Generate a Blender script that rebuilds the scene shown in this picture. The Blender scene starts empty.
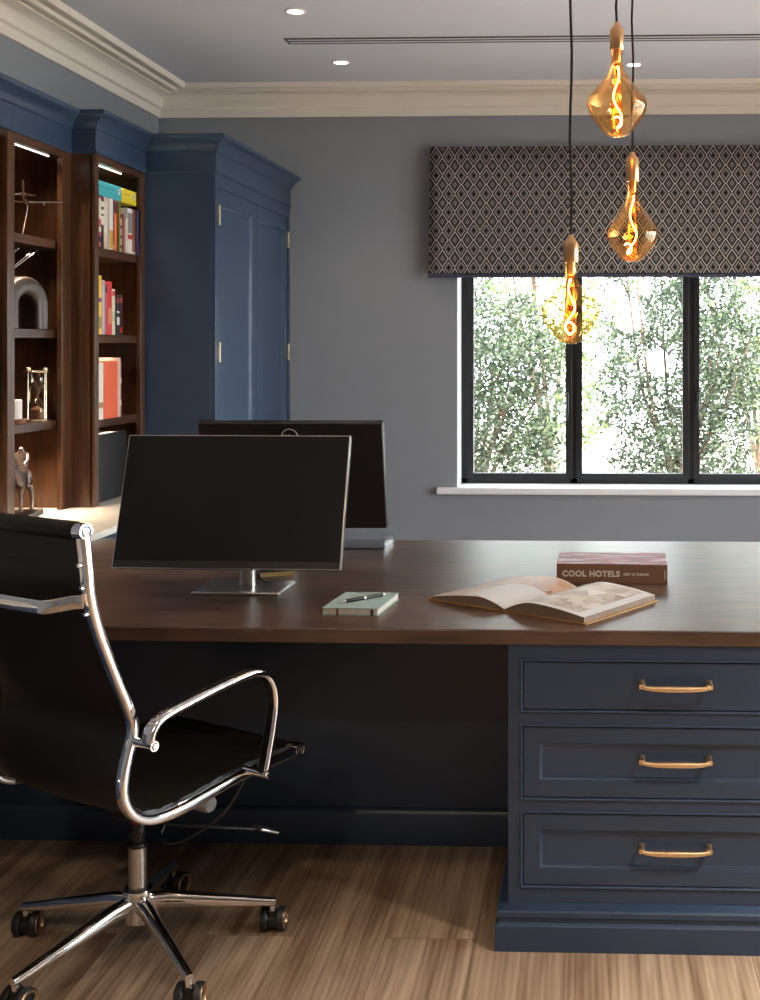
import bpy, bmesh, math, random
from mathutils import Vector, Matrix
R = math.radians
PI = math.pi
scn = bpy.context.scene
COL = scn.collection
random.seed(7)

# ------------------------------------------------------------ materials
MATS = {}
def new_mat(name):
    m = bpy.data.materials.new(name); m.use_nodes = True
    nt = m.node_tree; nt.nodes.clear()
    return m, nt
def N(nt, t, **kw):
    n = nt.nodes.new(t)
    for k, v in kw.items(): setattr(n, k, v)
    return n
def L(nt, a, b): nt.links.new(a, b)
def pbsdf(nt, color=(.5,.5,.5), rough=.5, metal=0, spec=.5, **kw):
    b = N(nt, 'ShaderNodeBsdfPrincipled')
    b.inputs['Base Color'].default_value = (*color, 1)
    b.inputs['Roughness'].default_value = rough
    b.inputs['Metallic'].default_value = metal
    b.inputs['Specular IOR Level'].default_value = spec
    for k, v in kw.items(): b.inputs[k].default_value = v
    return b
def out(nt, sh):
    o = N(nt, 'ShaderNodeOutputMaterial'); L(nt, sh, o.inputs['Surface']); return o
def mat(name, color, rough=.5, metal=0, spec=.5, bump=0, bscale=200, var=0, vscale=8, **kw):
    """plain surface with a little procedural variation in colour and relief"""
    if name in MATS: return MATS[name]
    m, nt = new_mat(name)
    b = pbsdf(nt, color, rough, metal, spec, **kw)
    tc = N(nt, 'ShaderNodeTexCoord')
    if var:
        n = N(nt, 'ShaderNodeTexNoise'); n.inputs['Scale'].default_value = vscale; n.inputs['Detail'].default_value = 4
        L(nt, tc.outputs['Object'], n.inputs['Vector'])
        cr = N(nt, 'ShaderNodeValToRGB')
        cr.color_ramp.elements[0].position = .3; cr.color_ramp.elements[1].position = .7
        cr.color_ramp.elements[0].color = (*[c*(1-var) for c in color], 1)
        cr.color_ramp.elements[1].color = (*[min(1, c*(1+var)) for c in color], 1)
        L(nt, n.outputs['Fac'], cr.inputs['Fac']); L(nt, cr.outputs['Color'], b.inputs['Base Color'])
    if bump:
        n2 = N(nt, 'ShaderNodeTexNoise'); n2.inputs['Scale'].default_value = bscale; n2.inputs['Detail'].default_value = 3
        L(nt, tc.outputs['Object'], n2.inputs['Vector'])
        bp = N(nt, 'ShaderNodeBump'); bp.inputs['Strength'].default_value = bump; bp.inputs['Distance'].default_value = .002
        L(nt, n2.outputs['Fac'], bp.inputs['Height']); L(nt, bp.outputs['Normal'], b.inputs['Normal'])
    out(nt, b.outputs[0]); MATS[name] = m
    return m
def emis(name, color, strength):
    if name in MATS: return MATS[name]
    m, nt = new_mat(name)
    e = N(nt, 'ShaderNodeEmission'); e.inputs[0].default_value = (*color, 1); e.inputs[1].default_value = strength
    out(nt, e.outputs[0]); MATS[name] = m; return m
def wood(name, dark, light, rough, axis='X', scale=1.0, stretch=14, bump=.15, spec=.5, coat=0, rvar=0):
    if name in MATS: return MATS[name]
    m, nt = new_mat(name)
    b = pbsdf(nt, light, rough, 0, spec)
    if coat:
        b.inputs['Coat Weight'].default_value = coat; b.inputs['Coat Roughness'].default_value = .25
    tc = N(nt, 'ShaderNodeTexCoord'); mp = N(nt, 'ShaderNodeMapping')
    s = [stretch*scale]*3; s['XYZ'.index(axis)] = scale
    mp.inputs['Scale'].default_value = s
    L(nt, tc.outputs['Object'], mp.inputs['Vector'])
    n1 = N(nt, 'ShaderNodeTexNoise'); n1.inputs['Scale'].default_value = 1.2; n1.inputs['Detail'].default_value = 6; n1.inputs['Distortion'].default_value = .6
    n2 = N(nt, 'ShaderNodeTexNoise'); n2.inputs['Scale'].default_value = 7; n2.inputs['Detail'].default_value = 5
    L(nt, mp.outputs[0], n1.inputs['Vector']); L(nt, mp.outputs[0], n2.inputs['Vector'])
    mx = N(nt, 'ShaderNodeMath', operation='MULTIPLY_ADD'); mx.inputs[1].default_value = .45
    L(nt, n2.outputs['Fac'], mx.inputs[0])
    h = N(nt, 'ShaderNodeMath', operation='MULTIPLY'); h.inputs[1].default_value = .6
    L(nt, n1.outputs['Fac'], h.inputs[0]); L(nt, h.outputs[0], mx.inputs[2])
    cr = N(nt, 'ShaderNodeValToRGB')
    cr.color_ramp.elements[0].position = .38; cr.color_ramp.elements[1].position = .66
    cr.color_ramp.elements[0].color = (*dark, 1); cr.color_ramp.elements[1].color = (*light, 1)
    L(nt, mx.outputs[0], cr.inputs['Fac']); L(nt, cr.outputs['Color'], b.inputs['Base Color'])
    if rvar:
        ma = N(nt, 'ShaderNodeMath', operation='MULTIPLY_ADD'); ma.inputs[1].default_value = rvar; ma.inputs[2].default_value = rough - rvar*.5
        L(nt, n1.outputs['Fac'], ma.inputs[0]); L(nt, ma.outputs[0], b.inputs['Roughness'])
    bp = N(nt, 'ShaderNodeBump'); bp.inputs['Strength'].default_value = bump; bp.inputs['Distance'].default_value = .002
    L(nt, n2.outputs['Fac'], bp.inputs['Height']); L(nt, bp.outputs['Normal'], b.inputs['Normal'])
    out(nt, b.outputs[0]); MATS[name] = m
    return m
def floor_mat():
    m, nt = new_mat('oak_floorboards')
    b = pbsdf(nt, (.3,.2,.12), .42, 0, .4)
    tc = N(nt, 'ShaderNodeTexCoord'); mp = N(nt, 'ShaderNodeMapping')
    mp.inputs['Rotation'].default_value = (0, 0, R(90)); mp.inputs['Location'].default_value = (.3, .07, 0)
    L(nt, tc.outputs['Object'], mp.inputs['Vector'])
    br = N(nt, 'ShaderNodeTexBrick'); br.offset = .37
    br.inputs['Scale'].default_value = 1; br.inputs['Brick Width'].default_value = 1.9; br.inputs['Row Height'].default_value = .22
    br.inputs['Mortar Size'].default_value = .0012; br.inputs['Mortar Smooth'].default_value = .5; br.inputs['Bias'].default_value = 0
    br.inputs['Color1'].default_value = (.0,.0,.0,1); br.inputs['Color2'].default_value = (1,1,1,1); br.inputs['Mortar'].default_value = (.5,.5,.5,1)
    L(nt, mp.outputs[0], br.inputs['Vector'])
    sep = N(nt, 'ShaderNodeSeparateColor'); L(nt, br.outputs['Color'], sep.inputs[0])
    # shift the grain from plank to plank
    cb = N(nt, 'ShaderNodeCombineXYZ'); sc = N(nt, 'ShaderNodeMath', operation='MULTIPLY'); sc.inputs[1].default_value = 37
    L(nt, sep.outputs[0], sc.inputs[0]); L(nt, sc.outputs[0], cb.inputs[0]); L(nt, sc.outputs[0], cb.inputs[1])
    va = N(nt, 'ShaderNodeVectorMath', operation='ADD'); L(nt, tc.outputs['Object'], va.inputs[0]); L(nt, cb.outputs[0], va.inputs[1])
    mp2 = N(nt, 'ShaderNodeMapping'); mp2.inputs['Scale'].default_value = (14, .8, 1); L(nt, va.outputs[0], mp2.inputs['Vector'])
    n1 = N(nt, 'ShaderNodeTexNoise'); n1.inputs['Scale'].default_value = 1.6; n1.inputs['Detail'].default_value = 5; n1.inputs['Distortion'].default_value = .8
    L(nt, mp2.outputs[0], n1.inputs['Vector'])
    # cathedral rings
    wv = N(nt, 'ShaderNodeTexWave', wave_type='RINGS', rings_direction='Z'); wv.inputs['Scale'].default_value = 1.4; wv.inputs['Distortion'].default_value = 6
    wv.inputs['Detail'].default_value = 3; wv.inputs['Detail Scale'].default_value = 1.2
    L(nt, mp2.outputs[0], wv.inputs['Vector'])
    mp3 = N(nt, 'ShaderNodeMapping'); mp3.inputs['Scale'].default_value = (70, 3, 1); L(nt, va.outputs[0], mp3.inputs['Vector'])
    n2 = N(nt, 'ShaderNodeTexNoise'); n2.inputs['Scale'].default_value = 1; n2.inputs['Detail'].default_value = 3; L(nt, mp3.outputs[0], n2.inputs['Vector'])
    a = N(nt, 'ShaderNodeMath', operation='MULTIPLY_ADD'); a.inputs[1].default_value = .07; L(nt, wv.outputs['Fac'], a.inputs[0])
    a0 = N(nt, 'ShaderNodeMath', operation='MULTIPLY'); a0.inputs[1].default_value = .72; L(nt, n1.outputs['Fac'], a0.inputs[0]); L(nt, a0.outputs[0], a.inputs[2])
    a2 = N(nt, 'ShaderNodeMath', operation='MULTIPLY_ADD'); a2.inputs[1].default_value = .12; L(nt, n2.outputs['Fac'], a2.inputs[0]); L(nt, a.outputs[0], a2.inputs[2])
    a3 = N(nt, 'ShaderNodeMath', operation='MULTIPLY_ADD'); a3.inputs[1].default_value = .09; L(nt, sep.outputs[0], a3.inputs[0]); L(nt, a2.outputs[0], a3.inputs[2])
    cr = N(nt, 'ShaderNodeValToRGB')
    cr.color_ramp.elements[0].position = .38; cr.color_ramp.elements[1].position = .70
    cr.color_ramp.elements[0].color = (.20,.122,.074,1); cr.color_ramp.elements[1].color = (.54,.40,.285,1)
    L(nt, a3.outputs[0], cr.inputs['Fac'])
    mxx = N(nt, 'ShaderNodeMix', data_type='RGBA'); mxx.inputs[7].default_value = (.14,.085,.054,1)
    L(nt, br.outputs['Fac'], mxx.inputs[0]); L(nt, cr.outputs['Color'], mxx.inputs[6]); L(nt, mxx.outputs[2], b.inputs['Base Color'])
    bp = N(nt, 'ShaderNodeBump'); bp.inputs['Strength'].default_value = .12; bp.inputs['Distance'].default_value = .002
    L(nt, n2.outputs['Fac'], bp.inputs['Height']); L(nt, bp.outputs['Normal'], b.inputs['Normal'])
    out(nt, b.outputs[0]); return m
def blind_mat():
    m, nt = new_mat('diamond_weave')
    b = pbsdf(nt, (.2,.2,.2), .85, 0, .2)
    tc = N(nt, 'ShaderNodeTexCoord'); sp = N(nt, 'ShaderNodeSeparateXYZ'); L(nt, tc.outputs['Object'], sp.inputs[0])
    def tri(o, period):
        a = N(nt, 'ShaderNodeMath', operation='PINGPONG'); a.inputs[1].default_value = period/2
        L(nt, o, a.inputs[0])
        c = N(nt, 'ShaderNodeMath', operation='MULTIPLY'); c.inputs[1].default_value = 1/period; L(nt, a.outputs[0], c.inputs[0])
        return c.outputs[0]
    s = N(nt, 'ShaderNodeMath', operation='ADD'); L(nt, tri(sp.outputs[0], .0700), s.inputs[0]); L(nt, tri(sp.outputs[2], .1030), s.inputs[1])
    cr = N(nt, 'ShaderNodeValToRGB'); cr.color_ramp.interpolation = 'LINEAR'
    D = (.003,.003,.006); G = (.080,.074,.073); W = (.50,.46,.43); M_ = (.135,.122,.116)
    stops = [(0,D),(.07,D),(.09,W),(.15,M_),(.19,D),(.21,G),(.27,M_),(.30,D),(.37,D),(.39,G),(.45,W),(.50,W),(.52,D),(.58,D),(.60,G),(.66,G),(.69,W),(.75,M_),(.78,D),(.80,G),(.86,M_),(.88,D),(1,D)]
    el = cr.color_ramp.elements
    el[0].position = 0; el[0].color = (*D,1); el[1].position = 1; el[1].color = (*D,1)
    for p, c in stops[1:-1]:
        e = el.new(p); e.color = (*c, 1)
    L(nt, s.outputs[0], cr.inputs['Fac']); L(nt, cr.outputs['Color'], b.inputs['Base Color'])
    n2 = N(nt, 'ShaderNodeTexNoise'); n2.inputs['Scale'].default_value = 600; L(nt, tc.outputs['Object'], n2.inputs['Vector'])
    bp = N(nt, 'ShaderNodeBump'); bp.inputs['Strength'].default_value = .3; bp.inputs['Distance'].default_value = .001
    L(nt, n2.outputs['Fac'], bp.inputs['Height']); L(nt, bp.outputs['Normal'], b.inputs['Normal'])
    out(nt, b.outputs[0]); return m
def thin_glass(name, tint, refl=1.0, rough=0.0, gcol=(1,1,1), cap=1.0, edge=1.0):
    if name in MATS: return MATS[name]
    m, nt = new_mat(name)
    t = N(nt, 'ShaderNodeBsdfTransparent'); t.inputs[0].default_value = (*tint, 1)
    g = N(nt, 'ShaderNodeBsdfGlossy'); g.inputs['Roughness'].default_value = rough; g.inputs['Color'].default_value = (*gcol, 1)
    fw = N(nt, 'ShaderNodeLayerWeight'); fw.inputs[0].default_value = .35
    mc = N(nt, 'ShaderNodeMix', data_type='RGBA'); mc.inputs[6].default_value = (*tint, 1); mc.inputs[7].default_value = (*[c**edge for c in tint], 1)
    L(nt, fw.outputs['Facing'], mc.inputs[0]); L(nt, mc.outputs[2], t.inputs[0])
    lw = N(nt, 'ShaderNodeFresnel'); lw.inputs[0].default_value = 1.5
    mu = N(nt, 'ShaderNodeMath', operation='MULTIPLY'); mu.inputs[1].default_value = refl; L(nt, lw.outputs[0], mu.inputs[0]); mu2 = mu; mu = N(nt, 'ShaderNodeMath', operation='MINIMUM'); mu.inputs[1].default_value = cap; L(nt, mu2.outputs[0], mu.inputs[0])
    mx = N(nt, 'ShaderNodeMixShader'); L(nt, mu.outputs[0], mx.inputs[0]); L(nt, t.outputs[0], mx.inputs[1]); L(nt, g.outputs[0], mx.inputs[2])
    out(nt, mx.outputs[0]); MATS[name] = m; return m
def leaf_mat(name, c1, c2, trans=.35):
    m, nt = new_mat(name)
    oi = N(nt, 'ShaderNodeNewGeometry')
    cr = N(nt, 'ShaderNodeValToRGB'); cr.color_ramp.elements[0].color = (*c1, 1); cr.color_ramp.elements[1].color = (*c2, 1)
    L(nt, oi.outputs['Random Per Island'], cr.inputs['Fac'])
    b = pbsdf(nt, c1, .32, 0, .6); L(nt, cr.outputs['Color'], b.inputs['Base Color'])
    t = N(nt, 'ShaderNodeBsdfTranslucent'); L(nt, cr.outputs['Color'], t.inputs[0])
    mx = N(nt, 'ShaderNodeMixShader'); mx.inputs[0].default_value = trans
    L(nt, b.outputs[0], mx.inputs[1]); L(nt, t.outputs[0], mx.inputs[2]); out(nt, mx.outputs[0]); MATS[name] = m
    return m

WALL = mat('grey_blue_wall_paint', (.250,.264,.290), .75, bump=.05, bscale=90)
CEIL = mat('ceiling_paint', (.73,.76,.84), .85, bump=.03)
CORN = mat('cream_cornice_paint', (.78,.72,.64), .6, bump=.02)
WHITE = mat('white_sill_paint', (.82,.82,.84), .4, bump=.02)
BLUE = mat('navy_cabinet_paint', (.030,.053,.100), .34, spec=.5, bump=.04, bscale=260)
BLACKF = mat('black_window_aluminium', (.012,.013,.015), .4, bump=.02)
WALNUT_V = wood('walnut_upright', (.026,.0105,.005), (.115,.048,.021), .30, 'Z', 1.0, 22, bump=.08, coat=.35)
WALNUT_H = wood('walnut_shelf', (.028,.012,.006), (.105,.046,.022), .30, 'Y', 1.0, 22, bump=.08, coat=.35)
DESKW = wood('dark_stained_desk_wood', (.026,.014,.010), (.138,.078,.052), .36, 'X', 1.1, 5, bump=.05, spec=.6, rvar=.10)
FLOOR = floor_mat()
BLIND = blind_mat()
HEM = mat('blind_hem_navy', (.05,.05,.09), .8, bump=.3, bscale=400, var=.5, vscale=160)
COUNTER = mat('cream_stone_counter', (.80,.76,.68), .35, var=.03, vscale=5)
CHROME = mat('polished_chrome', (.86,.86,.87), .07, 1, var=.02, vscale=20)
SATIN = mat('satin_aluminium', (.62,.60,.58), .28, 1, var=.03, vscale=20)
LEATHER = mat('black_leather', (.0105,.0080,.0055), .46, spec=.28, bump=.12, bscale=320)
SEATL = mat('seat_leather', (.015,.013,.011), .34, spec=.6, bump=.12, bscale=320)
RUBBER = mat('black_rubber', (.012,.012,.013), .5, bump=.05)
BRASS = mat('brushed_brass', (.86,.60,.36), .34, 1, bump=.04, bscale=300)
COPPER = mat('satin_copper_brass', (.72,.42,.20), .32, 1, bump=.04, bscale=300)
BLACKP = mat('black_plastic', (.010,.010,.010), .35, bump=.04, bscale=400)
SCREEN = mat('unlit_screen_panel', (.006,.006,.007), .22, spec=.4, var=.05)
BACKSH = mat('monitor_back_shell', (.016,.013,.012), .38, bump=.04, bscale=400)
BRONZE = mat('dark_bronze', (.16,.12,.11), .28, .9, bump=.3, bscale=60, var=.4, vscale=25)
PATINA = mat('mottled_stone_patina', (.050,.035,.029), .38, .15, bump=.4, bscale=50, var=.55, vscale=16)
SILVER = mat('polished_silver', (.85,.83,.82), .16, 1, bump=.05, bscale=60)
PAGE = mat('book_page_edges', (.72,.66,.56), .8, var=.08, vscale=120)
CORD = mat('black_fabric_cord', (.010,.010,.011), .8, bump=.3, bscale=900)

# ------------------------------------------------------------ mesh helpers
class MB:
    def __init__(s): s.v = []; s.f = []; s.smooth = []
    def add(s, verts, faces, smooth=False):
        o = len(s.v); s.v += [tuple(p) for p in verts]
        s.f += [tuple(i+o for i in f) for f in faces]; s.smooth += [smooth]*len(faces)
        return s
    def box(s, x0, x1, y0, y1, z0, z1, M=None):
        p = [(x,y,z) for z in (z0,z1) for y in (y0,y1) for x in (x0,x1)]
        if M: p = [M @ Vector(q) for q in p]
        return s.add(p, [(0,2,3,1),(4,5,7,6),(0,1,5,4),(2,6,7,3),(0,4,6,2),(1,3,7,5)])
    def tube(s, path, r, n=12, closed=False, cap=True, sec=None, up=None):
        """tube of radius r (number or list) along path; sec = list of 2D section points instead of a circle"""
        P = [Vector(p) for p in path]; m = len(P)
        tang = []
        for i in range(m):
            if closed: a, b = P[i-1], P[(i+1) % m]
            else: a, b = P[max(0,i-1)], P[min(m-1,i+1)]
            tang.append((b-a).normalized())
        u = Vector(up) if up else (Vector((0,0,1)) if abs(tang[0].z) < .9 else Vector((1,0,0)))
        rings = []
        for i in range(m):
            t = tang[i]
            u = (Vector(up) if up else u); u = (u - t*u.dot(t))
            u = u.normalized() if u.length > 1e-6 else t.orthogonal().normalized()
            w = t.cross(u)
            rr = r[i] if isinstance(r, (list, tuple)) else r
            if sec: rings.append([P[i] + u*(a*rr) + w*(b*rr) for a, b in sec])
            else: rings.append([P[i] + u*math.cos(2*PI*k/n)*rr + w*math.sin(2*PI*k/n)*rr for k in range(n)])
        nn = len(rings[0]); verts = [q for rg in rings for q in rg]; faces = []
        for i in range(m if closed else m-1):
            a, b = i*nn, ((i+1) % m)*nn
            for k in range(nn): faces.append((a+k, a+(k+1) % nn, b+(k+1) % nn, b+k))
        s.add(verts, faces, True)
        if cap and not closed:
            s.add(rings[0], [tuple(range(nn))[::-1]]); s.add(rings[-1], [tuple(range(nn))])
        return s
    def cyl(s, a, b, r, n=24): return s.tube([a, b], r, n)
    def lathe(s, prof, c=(0,0,0), n=32, wob=None, cap=False, M=None):
        verts = []
        for i, (r, z) in enumerate(prof):
            for k in range(n):
                t = 2*PI*k/n; rr = r*(wob(t, z) if wob else 1)
                p = Vector((rr*math.cos(t), rr*math.sin(t), z))
                if M: p = M @ p
                verts.append(p + Vector(c))
        f = []
        for i in range(len(prof)-1):
            for k in range(n): f.append((i*n+k, i*n+(k+1) % n, (i+1)*n+(k+1) % n, (i+1)*n+k))
        s.add(verts, f, True)
        if cap:
            s.add(verts[:n], [tuple(range(n))[::-1]]); s.add(verts[-n:], [tuple(range(n))])
        return s
    def prism(s, poly, z0, z1, M=None):
        n = len(poly); p = [(x,y,z0) for x,y in poly] + [(x,y,z1) for x,y in poly]
        if M: p = [M @ Vector(q) for q in p]
        f = [tuple(range(n))[::-1], tuple(range(n, 2*n))] + [(i, (i+1) % n, n+(i+1) % n, n+i) for i in range(n)]
        return s.add(p, f)
    def sweep(s, path, prof, closed=False, side=1):
        """prof = [(out, z)...] swept with mitres along a horizontal 2D path; 'out' goes to the right of travel (side=1)"""
        P = [Vector((a, b)) for a, b in path]; m = len(P); rings = []
        for i in range(m):
            d0 = (P[i]-P[i-1]).normalized() if (i > 0 or closed) else None
            d1 = (P[(i+1) % m]-P[i]).normalized() if (i < m-1 or closed) else None
            if d0 is None: d0 = d1
            if d1 is None: d1 = d0
            n0 = Vector((d0.y, -d0.x))*side; n1 = Vector((d1.y, -d1.x))*side
            mt = (n0+n1).normalized(); k = 1/max(.2, mt.dot(n0))
            rings.append([(P[i].x+mt.x*o*k, P[i].y+mt.y*o*k, z) for o, z in prof])
        nn = len(prof); v = [q for rg in rings for q in rg]; f = []
        for i in range(m if closed else m-1):
            a, b = i*nn, ((i+1) % m)*nn
            for k in range(nn-1): f.append((a+k, a+k+1, b+k+1, b+k))
        s.add(v, f)
        if not closed:
            s.add(rings[0], [tuple(range(nn))]); s.add(rings[-1], [tuple(range(nn))[::-1]])
        return s
    def frame_prof(s, x0, x1, z0, z1, y, prof):
        """moulding round a rectangle in the XZ plane at depth y: prof = [(inset, dy)...]"""
        rings = [[(x0+i, y+d, z0+i), (x1-i, y+d, z0+i), (x1-i, y+d, z1-i), (x0+i, y+d, z1-i)] for i, d in prof]
        v = [q for rg in rings for q in rg]; f = []
        for i in range(len(prof)-1):
            for k in range(4): f.append((i*4+k, i*4+(k+1) % 4, (i+1)*4+(k+1) % 4, (i+1)*4+k))
        return s.add(v, f)
def link(name, mb, m, parent=None, off=(0,0,0), bevel=0, seg=2, mats=None, fix=True, solid=0, subsurf=0):
    me = bpy.data.meshes.new(name)
    me.from_pydata([(x-off[0], y-off[1], z-off[2]) for x, y, z in mb.v], [], mb.f); me.update()
    me.polygons.foreach_set('use_smooth', mb.smooth)
    if fix:
        bm = bmesh.new(); bm.from_mesh(me); bmesh.ops.remove_doubles(bm, verts=bm.verts, dist=1e-6)
        bmesh.ops.recalc_face_normals(bm, faces=bm.faces); bm.to_mesh(me); bm.free()
    o = bpy.data.objects.new(name, me); COL.objects.link(o)
    me.materials.append(m)
    if parent: o.parent = parent
    if solid:
        md = o.modifiers.new('solid', 'SOLIDIFY'); md.thickness = solid; md.offset = 0
    if bevel:
        md = o.modifiers.new('bevel', 'BEVEL'); md.width = bevel; md.segments = seg; md.limit_method = 'ANGLE'; md.angle_limit = R(40)
    if subsurf:
        md = o.modifiers.new('sub', 'SUBSURF'); md.levels = subsurf; md.render_levels = subsurf
    try: me.set_sharp_from_angle(angle=R(42))
    except Exception: pass
    return o
def tag(o, label, cat, group=None, kind=None):
    o['label'] = label; o['category'] = cat
    if group: o['group'] = group
    if kind: o['kind'] = kind
    return o
def thing(name, label, cat, loc=(0,0,0), rotz=0, group=None):
    o = bpy.data.objects.new(name, None); COL.objects.link(o); o.empty_display_size = .05
    o.location = loc; o.rotation_euler = (0,0,rotz); return tag(o, label, cat, group)
def struct(name, mb, m, parent=None, label=None, **kw):
    o = link(name, mb, m, parent, **kw)
    if parent is None: o['kind'] = 'structure'
    if label: o['label'] = label
    return o
def kids(o): return [c for c in bpy.data.objects if c.parent == o]
def copy_tree(o, parent=None):
    c = o.copy(); COL.objects.link(c)
    if parent: c.parent = parent
    for ch in kids(o): copy_tree(ch, c)
    return c
def smoothpath(pts, n=6, closed=False):
    """Catmull-Rom through the points"""
    P = [Vector(p) for p in pts]; m = len(P); o = []
    for i in range(m-1):
        a = P[max(0,i-1)]; b = P[i]; c = P[i+1]; d = P[min(m-1,i+2)]
        for k in range(n):
            t = k/n
            o.append(.5*((2*b) + (c-a)*t + (2*a-5*b+4*c-d)*t*t + (3*b-a-3*c+d)*t**3))
    o.append(P[-1]); return o
def rsec(a, b, r, n=3):
    """rounded-rectangle section, half sizes a (up) and b (side)"""
    o = []
    for sx, sy, t0 in ((1,1,0),(-1,1,90),(-1,-1,180),(1,-1,270)):
        for k in range(n+1):
            t = R(t0 + 90*k/n); o.append((sx*(a-r)+r*math.cos(t), sy*(b-r)+r*math.sin(t)))
    return o

# ------------------------------------------------------------ room
XL, XR, YB, YFR, ZC = -2.478, 2.9, 6.74, -1.7, 2.896
WX0, WX1, WZ0, WZ1 = -.777, 1.205, .658, 2.32        # back window opening
struct('floor', MB().box(XL-.3, XR+.3, YFR-.3, YB+.3, -.12, 0), FLOOR)
c = MB().box(XL-.3, XR+.3, YFR-.3, YB+.3, ZC, ZC+.15)
struct('ceiling', c, CEIL)
struct('wall_left', MB().box(XL-.2, XL, YFR-.2, YB+.2, 0, ZC), WALL)
# right-hand wall with wide glazed doors (out of frame)
GY0, GY1, GZ1 = 1.9, 5.6, 2.35
w = MB()
w.box(XR, XR+.25, YFR-.2, GY0, 0, ZC); w.box(XR, XR+.25, GY1, YB+.2, 0, ZC); w.box(XR, XR+.25, GY0, GY1, GZ1, ZC)
struct('wall_right', w, WALL, fix=False)
w = MB()
w.box(XL, WX0, YB, YB+.3, 0, ZC); w.box(WX1, XR, YB, YB+.3, 0, ZC)
w.box(WX0, WX1, YB, YB+.3, 0, WZ0-.04); w.box(WX0, WX1, YB, YB+.3, WZ1, ZC)
struct('wall_back', w, WALL, fix=False)
struct('wall_front', MB().box(XL, XR, YFR-.25, YFR, 0, ZC), WALL)
# white painted reveals
rv = MB()
t = .004
rv.box(WX0, WX0+t, YB-.0, YB+.205, WZ0, WZ1); rv.box(WX1-t, WX1, YB, YB+.205, WZ0, WZ1); rv.box(WX0, WX1, YB, YB+.205, WZ1-t, WZ1)
struct('trim_2', rv, WHITE)
# cornice (crown) round the ceiling
cp = [(0,2.748),(.014,2.748),(.016,2.790),(.024,2.795),(.032,2.798)]
for k in range(9):
    a = R(10*k+5); cp.append((.034+.064*(1-math.cos(a)), 2.801+.062*math.sin(a)))
cp += [(.104,2.863),(.104,2.874),(.140,2.876),(.144,2.862),(.162,2.862),(.166,2.880),(.196,2.882),(.200,2.870),(.222,2.870),(.230,2.882),(.234,ZC+.001),(0,ZC+.001)]
struct('trim_1', MB().sweep([(XL,YFR),(XR,YFR),(XR,YB),(XL,YB)], cp, closed=True, side=-1), CORN)
# skirting
bp_ = [(0,0),(.020,0),(.020,.12),(.015,.135),(.008,.15),(.006,.165),(0,.165)]
struct('baseboard_back', MB().sweep([(XR,YB),(-1.70,YB)], bp_, side=-1), CORN)
struct('baseboard_right', MB().sweep([(XR,GY1),(XR,YB)], bp_, side=-1), CORN)

# back window: frame, three panes, handles
GY = YB+.20
f = MB()
FZ0, FZ1 = .655, WZ1-.004
FX0, FX1 = WX0+.004, WX1-.004
f.box(FX0, FX1, GY, GY+.07, FZ0, FZ0+.035); f.box(FX0, FX1, GY, GY+.07, FZ1-.04, FZ1)
f.box(FX0, FX0+.035, GY, GY+.07, FZ0, FZ1); f.box(FX1-.035, FX1, GY, GY+.07, FZ0, FZ1)
for xm in (-.121, .553): f.box(xm-.02, xm+.02, GY, GY+.07, FZ0, FZ1)
win = struct('window_1', f, BLACKF, bevel=.003)
for (a, b) in ((WX0+.03, -.125), (-.117, .549), (.557, WX1-.03)):
    s_ = MB(); wd = .036; y0, y1 = GY-.012, GY+.05
    a0 = a+.008; b0 = b-.008; z0 = FZ0+.028; z1 = FZ1-.03
    s_.box(a0, a0+wd, y0, y1, z0, z1); s_.box(b0-wd, b0, y0, y1, z0, z1)
    s_.box(a0+wd, b0-wd, y0, y1, z0, z0+.034); s_.box(a0+wd, b0-wd, y0, y1, z1-.034, z1)
    sash = link('window_sash', s_, BLACKF, win, bevel=.004)
    link('window_pane', MB().box(a0+wd-.002, b0-wd+.002, GY+.018, GY+.024, z0+.03, z1-.03), thin_glass('clear_window_glass', (.97,.985,.98), .45), sash)
for xh, sg in ((-.16, 1), (.594, -1)):
    h = MB().box(xh-.012, xh+.012, GY-.024, GY-.012, 1.13, 1.20)
    h.tube([(xh,GY-.03,1.18),(xh,GY-.052,1.18),(xh+.003*sg,GY-.055,1.16),(xh+.006*sg,GY-.055,1.03)], [.008,.008,.009,.006], 8)
    link('window_handle', h, BLACKP, win, bevel=.002)
sl = MB().box(-.89, 1.315, YB-.035, YB, WZ0-.04, WZ0); sl.box(WX0, WX1, YB, YB+.205, WZ0-.04, WZ0)
struct('trim_3', sl, WHITE, bevel=.008, seg=3)
# glazed doors in the right-hand wall
f = MB(); gx = XR+.12
f.box(gx, gx+.07, GY0, GY1, 0, .05); f.box(gx, gx+.07, GY0, GY1, GZ1-.06, GZ1)
for k in range(6):
    y = GY0+(GY1-GY0-.06)*k/5; f.box(gx, gx+.07, y, y+.06, .05, GZ1-.06)
win2 = struct('window_2', f, BLACKF, bevel=.003)
link('window_pane', MB().box(gx+.03, gx+.036, GY0+.06, GY1-.06, .05, GZ1-.06), thin_glass('clear_window_glass', (.97,.985,.98), .8), win2)

# linear vent in the ceiling
v0 = (-1.465, 5.595, ZC)
vent = thing('ceiling_vent', 'long narrow two-slot linear vent flush in the ceiling', 'vent', v0)
vl = 3.1; VDARK = mat('dark_vent_slot', (.01,.012,.013), .6, bump=.02)
link('slot_backing', MB().box(0, vl, 0, .108, -.0015, -.0003), VDARK, vent)
for y0, y1 in ((.022,.042),(.066,.086)):
    link('vent_slat', MB().box(.012, vl-.012, y0, y1, -.0026, -.0016), CEIL, vent)

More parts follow.
